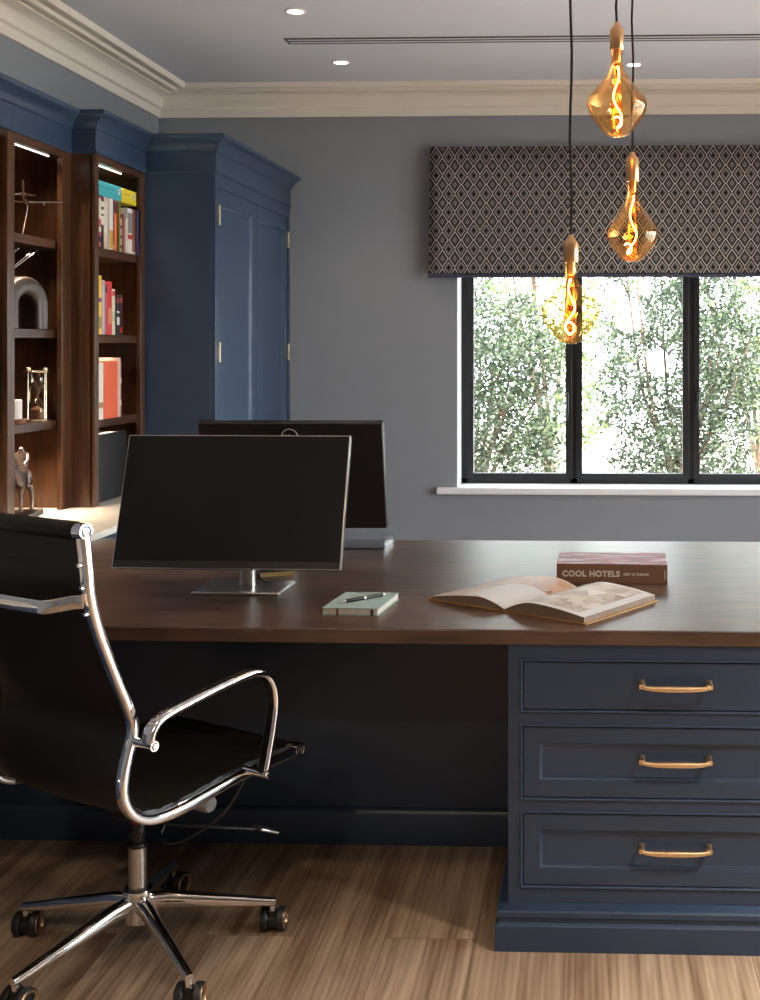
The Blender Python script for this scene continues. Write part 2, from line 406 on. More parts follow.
# recessed downlights (warm)
GLOWW = emis('lit_lamp_lens', (1.0,.86,.70), 14)
def downlight(x, y, lab, power, first=[None]):
    t_ = thing('recessed_downlight', lab, 'ceiling light', (x, y, ZC), 0, 'recessed ceiling downlights')
    r_ = MB().lathe([(.047,0),(.047,-.004),(.040,-.006),(.034,-.003),(.033,0)], n=28)
    link('trim_ring', r_, WHITE, t_)
    link('lamp_lens', MB().lathe([(.001,-.0022),(.033,-.0022),(.033,-.0005),(.001,-.0005)], n=24), GLOWW, t_)
    if power:
        l = bpy.data.lights.new('downlight_or_fill_spot', 'SPOT'); l.energy = power; l.color = (1,.80,.58); l.spot_size = R(92); l.spot_blend = .8; l.shadow_soft_size = .045
        o = bpy.data.objects.new('downlight_or_fill_spot', l); COL.objects.link(o); o.location = (x, y, ZC-.02)
    return t_
for i, (x, y, lab, p) in enumerate([(-1.295, 5.15, 'lit recessed downlight in front of the ceiling vent, above the bookcases', 2),
                     (-1.293, 6.07, 'lit recessed downlight between the ceiling vent and the window wall, left one', 22),
                     (.20, 6.17, 'lit recessed downlight seen behind the topmost pendant cord', 22)]):
    downlight(x, y, lab, p)
def beam(x, y, p, sz=95, col=(1,.80,.58)):
    l = bpy.data.lights.new('downlight_or_fill_spot', 'SPOT'); l.energy = p; l.color = col; l.spot_size = R(sz); l.spot_blend = .8; l.shadow_soft_size = .085
    o = bpy.data.objects.new('downlight_or_fill_spot', l); COL.objects.link(o); o.location = (x, y, ZC-.02)
beam(-1.1, 3.7, 9); beam(.35, 1.75, 8); beam(-1.0, 1.5, 60); beam(1.7, 1.6, 660, 100, (1,.87,.72)); beam(1.7, 3.9, 50); beam(-.9, -.5, 150, 150); beam(.9, -.5, 90, 150)  # unseen ceiling spots without fixtures; the last two are added frontal fill

# ------------------------------------------------------------ roman blind
BX0, BX1, BYF = -.921, 1.36, YB-.062
bl = thing('roman_blind', 'raised roman blind in dark diamond-patterned fabric above the window', 'blind', (BX0, BYF, 1.838))
def bxl(x0,x1,y0,y1,z0,z1): return MB().box(x0,x1,y0,y1,z0,z1)
BW = BX1-BX0
fb = MB(); nx, nz = 40, 30
rows = [(0.0,.727),(0.0,.5),(0.001,.3),(0.0,.12),(-.004,.035),(-.006,.02)]
v = []
for k, (dy, z) in enumerate(rows):
    for i in range(nx+1):
        x = BW*i/nx
        v.append((x - (.010*(1-k/5)*0) - (.012*(k/5) if i == 0 else 0), dy+.002*math.sin(i*.9)*(k/5), z))
fa = [(k*(nx+1)+i, k*(nx+1)+i+1, (k+1)*(nx+1)+i+1, (k+1)*(nx+1)+i) for k in range(len(rows)-1) for i in range(nx)]
fb.add(v, fa, True)
fo = link('blind_fabric', fb, BLIND, bl, solid=.005)
link('rear_folds', bxl(.01, BW-.01, .012, .030, .012, .71), HEM, bl, bevel=.006)
link('headrail', bxl(.003, BW-.003, .010, .058, .675, .725), WHITE, bl)
h = MB().tube([(-.012,-.001,.006),(BW,-.001,.006)], 1, sec=rsec(.010,.010,.006))
link('bottom_hem', h, HEM, bl)

# ------------------------------------------------------------ pendants
AMB = thin_glass('amber_bulb_glass', (1.0,.83,.58), 1.6, .03, (1,.86,.66), cap=.45, edge=2.5)
AMBC = thin_glass('backlit_amber_bulb_glass', (.98,.93,.72), 1.6, .03, (1,.85,.55), cap=.4, edge=4)  # paler tint puts the bright window behind the lowest bulb into its glass
AMBI = thin_glass('inner_amber_stem', (1.0,.60,.25), .5, .15, (1,.7,.4))
FIL = emis('glowing_filament', (1.0,.62,.26), 42)
def pendant(x, y, ztop, zsock, zwide, zbot, rw, lab, gm, ph, amp):
    t_ = thing('pendant_lamp', lab, 'pendant lamp', (x, y, zbot), 0, 'pendant lamps over the desk')
    H_ = ZC-zbot
    link('ceiling_rose', MB().lathe([(.001,H_),(.05,H_),(.05,H_-.02),(.01,H_-.03),(.001,H_-.03)], n=28), COPPER, t_)
    cd = [(0,0,H_-.02)] + [(.0025*math.sin(k*1.3+ph), .002*math.cos(k), H_-.02-(H_-.02-(ztop-zbot)-.01)*k/14) for k in range(1,14)] + [(0,0,ztop-zbot-.012)]
    link('cord', MB().tube(cd, .0036, 8), CORD, t_)
    zt, zs = ztop-zbot, zsock-zbot
    link('lamp_socket', MB().lathe([(.002,zt),(.006,zt),(.008,zt-.008),(.017,zt-.018),(.0205,zt-.024),(.0205,zs+.002),(.019,zs),(.001,zs)], n=32), COPPER, t_)
    zw = zwide-zbot
    pr_ = [(.0145,zs-.001),(.0150,zs-.006),(.0185,zs-.010),(.0150,zs-.014),(.0155,zs-.03),(.0185,zs-.045)]
    z0 = zs-.045
    up = [(0,.0185),(.15,.0235),(.32,.0345),(.5,.0495),(.66,.0635),(.8,.0745),(.9,.0805),(1,.083)]
    dn = [(1,.083),(.86,.0822),(.70,.0775),(.54,.0685),(.38,.0555),(.22,.044),(.10,.032),(.02,.016),(0,.001)]
    sm = smoothpath([(r_, 0, z0+(zw-z0)*q) for q, r_ in up] + [(r_, 0, zw*q) for q, r_ in dn[1:]], 3)
    pr_ += [(max(.001, p.x*(rw/.083)), max(0, p.z)) for p in sm[1:]]
    wob = lambda t, z: 1 + (amp*math.sin(2*t+ph+z*16) + .4*amp*math.sin(3*t-ph+z*35))*min(1, max(0, (zs-.05-z)/.07))
    b = MB().lathe(pr_, n=48, wob=wob)
    bo = link('bulb', b, gm, t_)
    link('bulb_cap', MB().lathe([(.001,zs-.001),(.0115,zs-.001),(.0115,zs-.030),(.008,zs-.036),(.001,zs-.036)], n=20), BRASS, bo)
    st = MB().lathe([(.006,zs-.036),(.009,zs-.06),(.012,zs-.10),(.016,zw+.0),(.016,zw*.55),(.010,zw*.30),(.001,zw*.24)], n=20)
    link('inner_stem', st, AMBI, bo)
    z1, z2 = zs-.045, zw*.28
    fp = []
    for k in range(50):
        q = k/49; fp.append((.012*math.sin(q*9+ph)*(.35+q), .008*math.cos(q*8+ph), z1+(z2-z1)*q))
    if rw > .0: 
        for k in range(12):
            a = k/11*PI*1.25; fp.append((fp[49][0]+.013*math.sin(a), fp[49][1], z2+.016-.016*math.cos(a)))
    link('filament', MB().tube(fp, .0024, 8), FIL, bo)
    l = bpy.data.lights.new('bulb_glow', 'POINT'); l.energy = 2.2; l.color = (1,.62,.30); l.shadow_soft_size = .02
    o = bpy.data.objects.new('bulb_glow', l); COL.objects.link(o); o.location = (x, y, zwide+.02)
pendant(.064, 3.5, 2.385, 2.303, 2.150, 2.048, .083, 'highest of the three amber pendant lamps, in front of the cornice', AMB, .4, .045)
pendant(.119, 3.8, 2.056, 1.963, 1.800, 1.708, .081, 'middle-height amber pendant lamp, hanging against the patterned blind', AMB, 1.9, .035)
pendant(-.064, 3.2, 1.737, 1.664, 1.540, 1.446, .082, 'lowest of the three pendant lamps, its bulb in front of the window', AMBC, 3.3, .05)

# ------------------------------------------------------------ left cabinetry
XW, XB, XA = -1.725, -2.048, -2.147
YN, YR = 5.40, 4.852
ZK = .785            # counter top
ZP = 2.236           # underside of the blue pelmet
ZT = 2.405
crown = [(0,ZP),(.006,ZP),(.008,ZP+.012),(.003,ZP+.020),(.003,ZP+.098),(.009,ZP+.102),(.010,ZP+.110)]
for k in range(7):
    q = k/6; crown.append((.012+.045*(q**1.6), ZP+.112+.040*q))
crown += [(.060,ZP+.155),(.062,ZT),(0,ZT),(-.08,ZT),(-.08,ZP)]
def crown_obj(path, parent, off): return link('crown_moulding', MB().sweep(path, crown, side=1), BLUE, parent, off=off)
def bookcase(name, lab, X, y0, y1, sl, sr, shelves, ledspan, inset=.03, base=ZK, ex=0):
    """open walnut unit: front plane X, outer y0..y1, stiles sl (near) and sr (far)"""
    base_ = (X, (y0+y1)/2, base)
    t_ = thing(name, lab, 'bookcase', base_, 0, 'walnut bookcase bays')
    xb = XL+.001
    def P(nm, mb, m=WALNUT_V, bev=.0015, par=t_): return link(nm, mb, m, par, off=base_, bevel=bev)
    P('side_panel', MB().box(xb, X-.012, y0+.0, y0+.022, base, ZP+.05)); P('side_panel', MB().box(xb, X-.012, y1-.022, y1, base, ZP+.05))
    P('back_panel', MB().box(xb, xb+.012, y0+.022, y1-.022, base, ZP+.05))
    P('stile', MB().box(X-.022, X, y0, y0+sl, base, ZP), bev=.002); P('stile', MB().box(X-.022, X, y1-sr, y1, base, ZP), bev=.002)
    P('top_rail', MB().box(X-.022, X, y0+sl, y1-sr, ZP-.030, ZP), WALNUT_H)
    P('top_panel', MB().box(xb+.012, X-.022, y0+.022, y1-.022, ZP-.030, ZP-.008), WALNUT_H)
    for z in shelves: P('shelf', MB().box(xb+.012, X-inset, y0+.022, y1-.022, z-.034, z), WALNUT_H)
    a, b = ledspan; xl = X-.036
    P('led_strip', MB().box(xl-.002, xl+.002, a, b, ZP-.033, ZP-.030), emis('led_strip_diffuser', (1,.86,.74), 5), bev=0)
    for z in list(shelves)[:-1] if ex else []: pass
    l = bpy.data.lights.new('shelf_light', 'AREA'); l.shape = 'RECTANGLE'; l.size = .012; l.size_y = b-a; l.energy = 1.5; l.color = (1,.78,.55)
    l.spread = R(105); o = bpy.data.objects.new('shelf_light', l); COL.objects.link(o); o.location = (xl, (a+b)/2, ZP-.045)
    for z in shelves:     # small spots under each shelf
        l = bpy.data.lights.new('shelf_light', 'AREA'); l.shape = 'RECTANGLE'; l.size = .012; l.size_y = (b-a)*.8; l.energy = .95 if z != shelves[-1] else 4.2; l.color = (1,.78,.54)
        l.spread = R(105); o = bpy.data.objects.new('shelf_light', l); COL.objects.link(o); o.location = (X-inset-.05, (a+b)/2, z-.036)
    return t_, base_
SA = (1.872, 1.511, 1.148); SB = (1.857, 1.495, 1.140)
uA, bA = bookcase('bookcase', 'walnut bookcase bay with silver plane, arch and hourglass on its shelves', XA, 4.345, YR-.001, .027, .085, SA, (4.40, 4.725))
crown_obj([(XA,YR-.002),(XA,4.345)][::-1], uA, bA)
uZ, bZ = bookcase('bookcase', 'walnut bookcase bay at the left picture edge, mostly out of frame', XA, 3.60, 4.344, .03, .027, SA, (3.75, 4.1))
crown_obj([(XA,3.60),(XA,4.344)], uZ, bZ)
uB, bB = bookcase('bookcase', 'narrow projecting walnut bookcase bay filled with books', XB, YR, YN-.001, .038, .050, SB, (4.93, 5.21), .02)
crown_obj([(XA-.03,YR),(XB,YR),(XB,YN-.003)], uB, bB)
link('side_cladding', MB().box(XA-.0, XB-.022, YR-.0005, YR+.0, ZK, ZP), WALNUT_V, uB, off=bB)

# wardrobe
bw = ((XL+XW)/2, (YN+YB)/2, 0)
wd = thing('wardrobe', 'tall navy panelled wardrobe with stepped crown in the corner', 'wardrobe', bw)
def PW(nm, mb, m=BLUE, bev=.0015, par=wd): return link(nm, mb, m, par, off=bw, bevel=bev)
PW('carcass', MB().box(XL+.001, XW-.024, YN, YB-.001, 0, ZT-.02))
ff = MB()
ff.box(XW-.024, XW, YN+.0, YN+.040, 0, ZP); ff.box(XW-.024, XW, YB-.045, YB-.001, 0, ZP)
ff.box(XW-.024, XW, YN+.040, YB-.045, 2.175, ZP); ff.box(XW-.024, XW, YN+.040, YB-.045, 0, .11)
PW('face_frame', ff)
PW('crown_moulding', MB().sweep([(XB-.03,YN),(XW,YN),(XW,YB-.001)], crown, side=1), bev=0)
PW('plinth', MB().sweep([(XW,YN),(XW,YB-.001)], [(0,0),(.016,0),(.016,.085),(.008,.098),(0,.10)], side=1), bev=0)
def door_x(y0, y1, z0, z1, x, fr=.072):
    """shaker door in the YZ plane facing +X"""
    d = MB()
    def ring(i, dx): return [(x+dx, y0+i, z0+i), (x+dx, y1-i, z0+i), (x+dx, y1-i, z1-i), (x+dx, y0+i, z1-i)]
    prof = [(0,-.020),(0,0),(fr,0),(fr+.004,-.004),(fr+.010,-.005),(fr+.016,-.011),(fr+.018,-.011)]
    rg = [ring(*p) for p in prof]; v = [q for r_ in rg for q in r_]; f = []
    for i in range(len(prof)-1):
        for k in range(4): f.append((i*4+k, i*4+(k+1) % 4, (i+1)*4+(k+1) % 4, (i+1)*4+k))
    f.append(tuple(range(len(v)-4, len(v)))); f.append((3,2,1,0))
    return d.add(v, f)
HNG = mat('dull_nickel_brass', (.42,.36,.28), .42, 1, bump=.05)
ym = (YN+.040+YB-.045)/2
for a, b, hy in ((YN+.043, ym-.002, YN+.046), (ym+.002, YB-.048, YB-.051)):
    d = PW('door', door_x(a, b, .113, 2.172, XW-.003), bev=0)
    for hz in (2.05, 1.42, .45):
        hg = MB().cyl((XW+.004,hy,hz-.038), (XW+.004,hy,hz+.038), .006, 12); hg.cyl((XW+.004,hy,hz-.045),(XW+.004,hy,hz-.040),.0075,12); hg.cyl((XW+.004,hy,hz+.040),(XW+.004,hy,hz+.045),.0075,12)
        hg.box(XW-.0028, XW+.002, hy-.014, hy+.014, hz-.035, hz+.035)
        PW('hinge', hg, HNG, 0, d)
for yk in (ym-.03, ym+.03):
    PW('door_knob', MB().lathe([(.002,.030),(.012,.028),(.015,.020),(.010,.010),(.006,.006),(.008,0)], c=(XW-.002,yk,1.0), n=20, M=Matrix.Rotation(R(90),3,'Y')), BRASS, 0)
# cream counter and base cupboards below
cx_, cy_ = (XL+XW)/2, 4.4
ct = link('counter_worktop', MB().box(XL+.002, -1.752, 2.2, YN-.002, ZK-.024, ZK), COUNTER, off=(cx_, cy_, ZK-.024), bevel=.002)
ct.location = (cx_, cy_, ZK-.024); tag(ct, 'pale cream worktop running under the walnut bookcases', 'worktop')
ys = [2.22, 3.0, 3.8, 4.6, YN-.003]
for i in range(4):
    y0, y1 = ys[i], ys[i+1]-.001; o0 = ((XL+XW)/2, (y0+y1)/2, 0)
    t_ = thing('base_cabinet', 'navy base cupboard under the cream worktop', 'cabinet', o0, 0, 'navy base cupboards under the cream worktop')
    link('carcass', MB().box(XL+.002, -1.80, y0, y1, 0, ZK-.025), BLUE, t_, off=o0)
    for a, b in ((y0+.03, (y0+y1)/2-.002), ((y0+y1)/2+.002, y1-.03)):
        link('door', door_x(a, b, .12, ZK-.05, -1.779, .06), BLUE, t_, off=o0)

# ------------------------------------------------------------ desk
DY0, DY1 = 2.868, 4.215
dsx0, dsx1 = -1.775, .70
dw = link('desk_worktop', MB().box(dsx0, dsx1, DY0, DY1, .7235, .76), DESKW, off=(-.5, 3.5, .7235), bevel=.004, seg=3)
dw.location = (-.5, 3.5, .7235); tag(dw, 'dark stained wooden desktop on a navy drawer pedestal', 'desktop')
PX0, PX1 = -.208, .592
po = ((PX0+PX1)/2, 3.5, 0)
pd = thing('drawer_pedestal', 'navy desk pedestal with three drawers and brass handles', 'drawers', po)
def PP(nm, mb, bev=0, par=pd, m=BLUE): return link(nm, mb, m, par, off=po, bevel=bev)
FY = 2.876
carc = MB()
carc.box(PX0, PX1, FY+.026, 4.17, 0, .7225)
PP('carcass', carc)
# face frame with three openings
zs_ = [(.560,.690),(.3495,.534),(.139,.326)]
OX0, OX1 = -.180, .564
fr = MB()
fr.box(PX0, OX0, FY, FY+.026, 0, .7225); fr.box(OX1, PX1, FY, FY+.026, 0, .7225)
zz = [0, .146, .330, .356, .537, .565, .692, .7225]
for a, b in ((0,.139),(.326,.3495),(.534,.560),(.690,.7225)): fr.box(OX0, OX1, FY, FY+.026, a, b)
PP('face_frame', fr)
for (z0, z1) in zs_:
    PP('bead', MB().frame_prof(OX0, OX1, z0, z1, FY, [(0,.0),(.0005,-.003),(.002,-.0045),(.0045,-.0045),(.0062,-.003),(.0066,0),(.0072,.012)]))
def drawer(z0, z1, panel):
    g = .0088
    x0, x1, a, b = OX0+g, OX1-g, z0+g, z1-g
    if not panel: prof = [(0,.018),(0,.001),(.0006,.0)]
    else: prof = [(0,.018),(0,.001),(.0006,0),(.0365,0),(.0375,.002),(.0405,.0022),(.042,.0045),(.0455,.0055),(.0475,.0095),(.049,.0098)]
    m_ = MB().frame_prof(x0, x1, a, b, FY+.0005, prof)
    n = len(m_.v); m_.f.append(tuple(range(n-4, n))); m_.smooth.append(False)
    dr = PP('drawer', m_)
    return dr
def handle(zc, par, z_out):
    """brass bow pull: square stepped feet and a swelling bar"""
    h = MB(); xc = .192; y0 = z_out
    for sx in (-1, 1):
        x = xc+sx*.080
        h.box(x-.0075, x+.0075, y0-.004, y0, zc-.002, zc+.010)
        h.tube([(x, y0-.003, zc+.0055), (x, y0-.010, zc+.0055), (x, y0-.022, zc+.004), (x, y0-.028, zc+.001)], [.0075,.0045,.005,.0075], sec=rsec(1,1,.25,2), up=(0,0,1))
    n = 18; path = []; rr = []
    for k in range(n+1):
        q = -1+2*k/n
        path.append((xc+q*.080, y0-.027-.003*(1-q*q), zc-.0030+.004*abs(q)**6)); rr.append(.0052+.0026*(1-q*q))
    h.tube(path, rr, 12)
    return link('handle', h, BRASS, par, off=po, bevel=.0008)
for i, ((z0, z1), hz) in enumerate(zip(zs_, (.630,.4475,.236))):
    dr = drawer(z0, z1, i > 0); handle(hz, dr, FY + (0.0 if i == 0 else .0097))
pl_prof = [(0,0),(.030,0),(.030,.060),(.026,.063),(.021,.066),(.021,.076),(.026,.080),(.026,.092),(.020,.097),(.008,.101),(.004,.104),(0,.105)]
PP('plinth', MB().sweep([(PX0,3.443),(PX0,FY),(PX1,FY),(PX1,4.17)], pl_prof, side=1))
po2 = (-.98, 3.45, 0)
md = thing('modesty_panel', 'dark navy back panel closing the kneehole under the desktop', 'panel', po2)
link('panel', MB().box(-1.774, PX0-.001, 3.46, 3.48, 0, .7225), BLUE, md, off=po2)
link('plinth', MB().sweep([(-1.774,3.46),(PX0-.001,3.46)], [(0,0),(.015,0),(.015,.085),(.010,.098),(.004,.104),(0,.106)], side=1), BLUE, md, off=po2)

# ------------------------------------------------------------ monitors
def monitor(loc, rotz, tilt, zb, lab, w=.612, h=.358, lean=.06, postx=0, trim=SATIN):
    """front of the screen faces local -Y; base plate centre at origin"""
    t_ = thing('computer_monitor', lab, 'monitor', loc, rotz)
    bt = MB().prism([(-.122,-.088),(.122,-.088),(.122,.088),(-.122,.088)], 0, .009)
    link('stand_base', bt, SATIN, t_, bevel=.003)
    link('stand_post', MB().tube([(postx,.03,.008),(postx,.03,.10),(postx,.028,.25)], [.022,.021,.02], sec=rsec(.7,1.0,.5,4), up=(0,1,0)), SATIN, t_, bevel=.001)
    Mx = Matrix.Translation((0, -lean, zb)) @ Matrix.Rotation(-tilt, 4, 'X')
    # housing
    hs = MB().box(-w/2, w/2, .002, .030, 0, h, M=Mx)
    body = link('housing', hs, BACKSH, t_, bevel=.004, seg=3)
    bk = MB().prism([(-.17,.05),(.17,.05),(.17,.27),(-.17,.27)], 0, .022, M=Mx @ Matrix.Translation((0,.030,0)) @ Matrix(((1,0,0,0),(0,0,1,0),(0,1,0,0),(0,0,0,1))))
    link('rear_bulge', bk, BACKSH, t_, bevel=.008, seg=3)
    link('edge_trim', MB().frame_prof(-w/2-.0008, w/2+.0008, -.0008, h+.0008, 0, [(0,.011),(0,.002),(.003,.0012),(.003,.004)]), trim, t_)
    tr = kids(t_)[-1] if False else [c for c in COL.objects if c.parent == t_][-1]
    tr.matrix_local = Mx
    sc = link('screen', MB().box(-w/2+.002, w/2-.002, -.0005, .003, .020, h-.002), SCREEN, t_); sc.matrix_local = Mx
    bz = link('bottom_bezel', MB().box(-w/2+.002, w/2-.002, -.001, .003, .001, .0195), mat('grey_black_bezel', (.022,.020,.018), .38, bump=.05, bscale=400), t_); bz.matrix_local = Mx
    link('tilt_head', MB().box(postx-.05, postx+.05, -.004, .012, .12, .22, M=Matrix.Translation((0,.012,0))), SATIN, t_, bevel=.004)
    return t_, Mx, body
m1, Mx1, b1_ = monitor((-.981, 3.328, .76), R(-1.0), R(19), .088, 'nearer black monitor on silver stand, screen facing the office chair', w=.618, h=.366, lean=.165)
# cables behind the post
cab = MB().tube(smoothpath([(.02,.055,.22),(.045,.05,.10),(.03,.045,.035),(.05,.05,.010),(.09,.07,.005)], 6), .003, 8)
cab.tube(smoothpath([(-.02,.055,.20),(-.050,.05,.09),(-.028,.05,.05),(-.01,.06,.07)], 6), .0022, 8)
link('cable', cab, BLACKP, m1)
m2, Mx2, b2_ = monitor((-.985, 3.83, .76), R(181), R(15), .088, 'farther black monitor seen from behind, with round badge', w=.600, h=.366, lean=.135, trim=BACKSH)
# badge on the back shell: ring with letters
def text(s, size, parent, M, m, ext=.0004, name='lettering', bold=.0, sp=1.0):
    cu = bpy.data.curves.new('t', 'FONT'); cu.body = s; cu.size = size; cu.extrude = ext; cu.align_x = 'CENTER'; cu.align_y = 'CENTER'; cu.offset = bold; cu.space_character = sp
    o = bpy.data.objects.new('t', cu); COL.objects.link(o)
    dg = bpy.context.evaluated_depsgraph_get(); me = bpy.data.meshes.new_from_object(o.evaluated_get(dg))
    bpy.data.objects.remove(o)
    n = bpy.data.objects.new(name, me); COL.objects.link(n); me.materials.clear(); me.materials.append(m)
    n.parent = parent; n.matrix_local = M; return n
BADGE = mat('pale_grey_badge', (.62,.60,.57), .4, .2, var=.03)
zr = .366-.046
ring = MB().tube([(.026*math.cos(a*PI/20), 0, .026*math.sin(a*PI/20)) for a in range(40)], .0017, 8, closed=True)
rg = link('badge', ring, BADGE, m2); rg.matrix_local = Mx2 @ Matrix.Translation((.002, .031, zr))
Mt = Mx2 @ Matrix.Translation((-.008, .0312, zr)) @ Matrix(((-1,0,0,0),(0,0,1,0),(0,1,0,0),(0,0,0,1)))
text('DELL', .0165, rg, Matrix(((-1,0,0,0),(0,0,1,.0006),(0,1,0,0),(0,0,0,1))), BADGE, bold=.0004)

# small items by the monitors
gb = thing('notebook', 'small black notebook with gold edges lying behind the nearer monitor stand', 'notebook', (-.955, 3.56, .76), R(24))
link('cover', MB().box(-.05,.05,-.035,.035,.012,.0155), BLACKP, gb, bevel=.001); link('gilt_pages', MB().box(-.048,.048,-.033,.033,.002,.012), mat('gilt_edge', (.75,.55,.22), .35, .8, bump=.1), gb)
link('back_cover', MB().box(-.05,.05,-.035,.035,0,.002), mat('gilt_edge', (.75,.55,.22), .35), gb)
ac = thing('desk_tray', 'clear acrylic tray beneath the farther monitor', 'tray', (-.836, 4.10, .76))
ACR = thin_glass('clear_acrylic', (.94,.96,.98), 1.5, .12)
aa = MB().box(-.15,.13,-.09,.09,0,.004)
link('tray_base', aa, ACR, ac)
aw = MB().box(-.15,.13,-.09,-.086,.004,.035); aw.box(-.15,.13,.086,.09,.004,.035); aw.box(-.15,-.146,-.086,.086,.004,.035); aw.box(.126,.13,-.086,.086,.004,.035)
link('tray_wall', aw, ACR, ac, bevel=.001)

# sage notebook and pen
nb = thing('notebook', 'sage green notebook with cream pages near the desk edge', 'notebook', (-.607, 3.105, .76), R(-1.5))
SAGE = mat('sage_cloth_cover', (.34,.46,.43), .75, bump=.2, bscale=500)
sk = Matrix(((1,.07,0,0),(0,1,0,0),(0,0,1,0),(0,0,0,1)))
link('cover', MB().box(-.073,.073,-.100,.100,.0175,.0195, M=sk), SAGE, nb, bevel=.001)
link('back_cover', MB().box(-.073,.073,-.100,.100,0,.002, M=sk), SAGE, nb, bevel=.001)
link('pages', MB().box(-.072,.070,-.0975,.098,.002,.0175, M=sk), PAGE, nb, bevel=.002)
link('ribbon_bookmark', MB().box(-.043,-.037,-.1012,-.0995,.001,.0175).box(-.0425,-.0375,-.1145,-.1012,.0008,.0016), mat('brown_ribbon', (.20,.07,.04), .6, bump=.1), nb)
link('elastic_loop', MB().box(.045,.052,-.1012,-.0985,.0,.0165), mat('dark_elastic', (.06,.05,.04), .7, bump=.1), nb)
pn = thing('pen', 'black pen with silver tip lying on the sage notebook', 'pen', (-.607, 3.100, .7845))
pa = Vector((-.052,-.055,0)); pb = Vector((.050,.052,.0)); dd = (pb-pa)
link('barrel', MB().tube([pa+dd*.18, pa+dd*.2, pa+dd*.56], [.004,.0048,.0052], 14), BLACKP, pn)
link('cap', MB().tube([pa+dd*.60, pa+dd*.97], [.0052,.0046], 14), BLACKP, pn)
link('silver_band', MB().tube([pa+dd*.56, pa+dd*.60], .0054, 14).tube([pa+dd*.97, pa+dd*1.0],[.004,.003],12), SILVER, pn)
link('nib', MB().tube([pa, pa+dd*.06, pa+dd*.18], [.0006,.0025,.004], 12), SILVER, pn)

# hardback lying flat with a title on its spine
hb = thing('book', 'thick closed hardback lying flat, COOL HOTELS on its brown spine', 'book', (.049, 3.445, .76), R(-1.5))
BRN = mat('brown_book_cloth', (.24,.115,.062), .5, bump=.1, bscale=300)
hb_w, hb_d, hb_t = .318, .20, .054
link('pages', MB().box(-hb_w/2+.004, hb_w/2-.004, .004, hb_d-.004, .003, hb_t-.003), PAGE, hb)
cv = MB().box(-hb_w/2, hb_w/2, 0, .004, 0, hb_t); cv.box(-hb_w/2, hb_w/2, .004, hb_d, 0, .003)
cvr = link('cover', cv, BRN, hb, bevel=.0015)
tm, tnt = new_mat('photo_jacket')
tb = pbsdf(tnt, (.4,.3,.3), .5, 0, .3); ttc = N(tnt,'ShaderNodeTexCoord'); tmp = N(tnt,'ShaderNodeMapping'); tmp.inputs['Scale'].default_value = (3,14,1)
tv = N(tnt,'ShaderNodeTexNoise'); tv.inputs['Scale'].default_value = 3.0; tcr = N(tnt,'ShaderNodeValToRGB')
tcr.color_ramp.elements[0].position=.38; tcr.color_ramp.elements[0].color=(.14,.13,.13,1); tcr.color_ramp.elements[1].position=.62; tcr.color_ramp.elements[1].color=(.42,.40,.42,1)
e=tcr.color_ramp.elements.new(.5); e.color=(.34,.07,.11,1)
L(tnt,ttc.outputs['Object'],tmp.inputs[0]); L(tnt,tmp.outputs[0],tv.inputs[0]); L(tnt,tv.outputs['Fac'],tcr.inputs[0]); L(tnt,tcr.outputs[0],tb.inputs['Base Color']); out(tnt,tb.outputs[0])
link('front_board', MB().box(-hb_w/2, hb_w/2, .0, hb_d, hb_t, hb_t+.002), tm, hb, bevel=.001)
CRM = mat('cream_print', (.78,.72,.62), .6, var=.03)
Msp = lambda x, z: Matrix(((1,0,0,x),(0,0,-1,-.0003),(0,1,0,z),(0,0,0,1)))
text('COOL HOTELS', .0225, cvr, Msp(-.060, .027), CRM, bold=.0012, sp=1.12)
text('BEST OF EUROPE', .0095, cvr, Msp(.069, .0265), CRM, bold=.0004)
link('publisher_mark', MB().box(.150,.1522,-.0006,.0002,.012,.040), CRM, cvr)

# open picture book
ob = thing('open_book', 'open picture book with gold-brown covers lying on the desktop', 'book', (-.232, 3.065, .7602), R(-33.8))
GOLDC = mat('ochre_book_board', (.42,.21,.05), .45, bump=.1)
WH, HH = .252, .335
link('cover', MB().box(-WH-.004, -.012, -.003, HH+.003, 0, .0035).box(.012, WH+.004, -.003, HH+.003, 0, .0035).box(-.012, .012, -.003, HH+.003, 0, .0022), GOLDC, ob, bevel=.001)
def leafblock(sg, hmax, edge, bulge):
    """one side of the open page block with its arched top"""
    n = 18; top = []; m_ = MB()
    for k in range(n+1):
        q = k/n
        z = .006 + hmax*math.sin(min(1, q*2.6)*PI/2)*(1-(.55 if sg > 0 else .85)*q**1.6) + bulge*math.sin(q*PI)*.006
        z = max(z, edge if q > .98 else z); top.append((sg*(.001+q*(WH-.006)), z))
    v = []
    for y in (0, HH):
        for x, z in top: v.append((x, y, z))
        for x, z in top: v.append((x, y, .0036))
    N_ = n+1; f = []
    for k in range(n):
        f.append((k, k+1, 2*N_+k+1, 2*N_+k)); f.append((N_+k, 3*N_+k, 3*N_+k+1, N_+k+1))
        f.append((k, N_+k, N_+k+1, k+1)); f.append((2*N_+k, 2*N_+k+1, 3*N_+k+1, 3*N_+k))
    f.append((0, 2*N_, 3*N_, N_)); f.append((n, N_+n, 3*N_+n, 2*N_+n))
    m_.add(v, f, False); return m_, top
EDGE = mat('open_book_page_edges', (.24,.165,.11), .7, var=.15, vscale=90)
tops = []
for sg, hm, bu in ((-1, .022, .6), (1, .024, 1.0)):
    m_, top = leafblock(sg, hm, 0, bu); tops.append(top)
    link('page_block', m_, EDGE, ob)
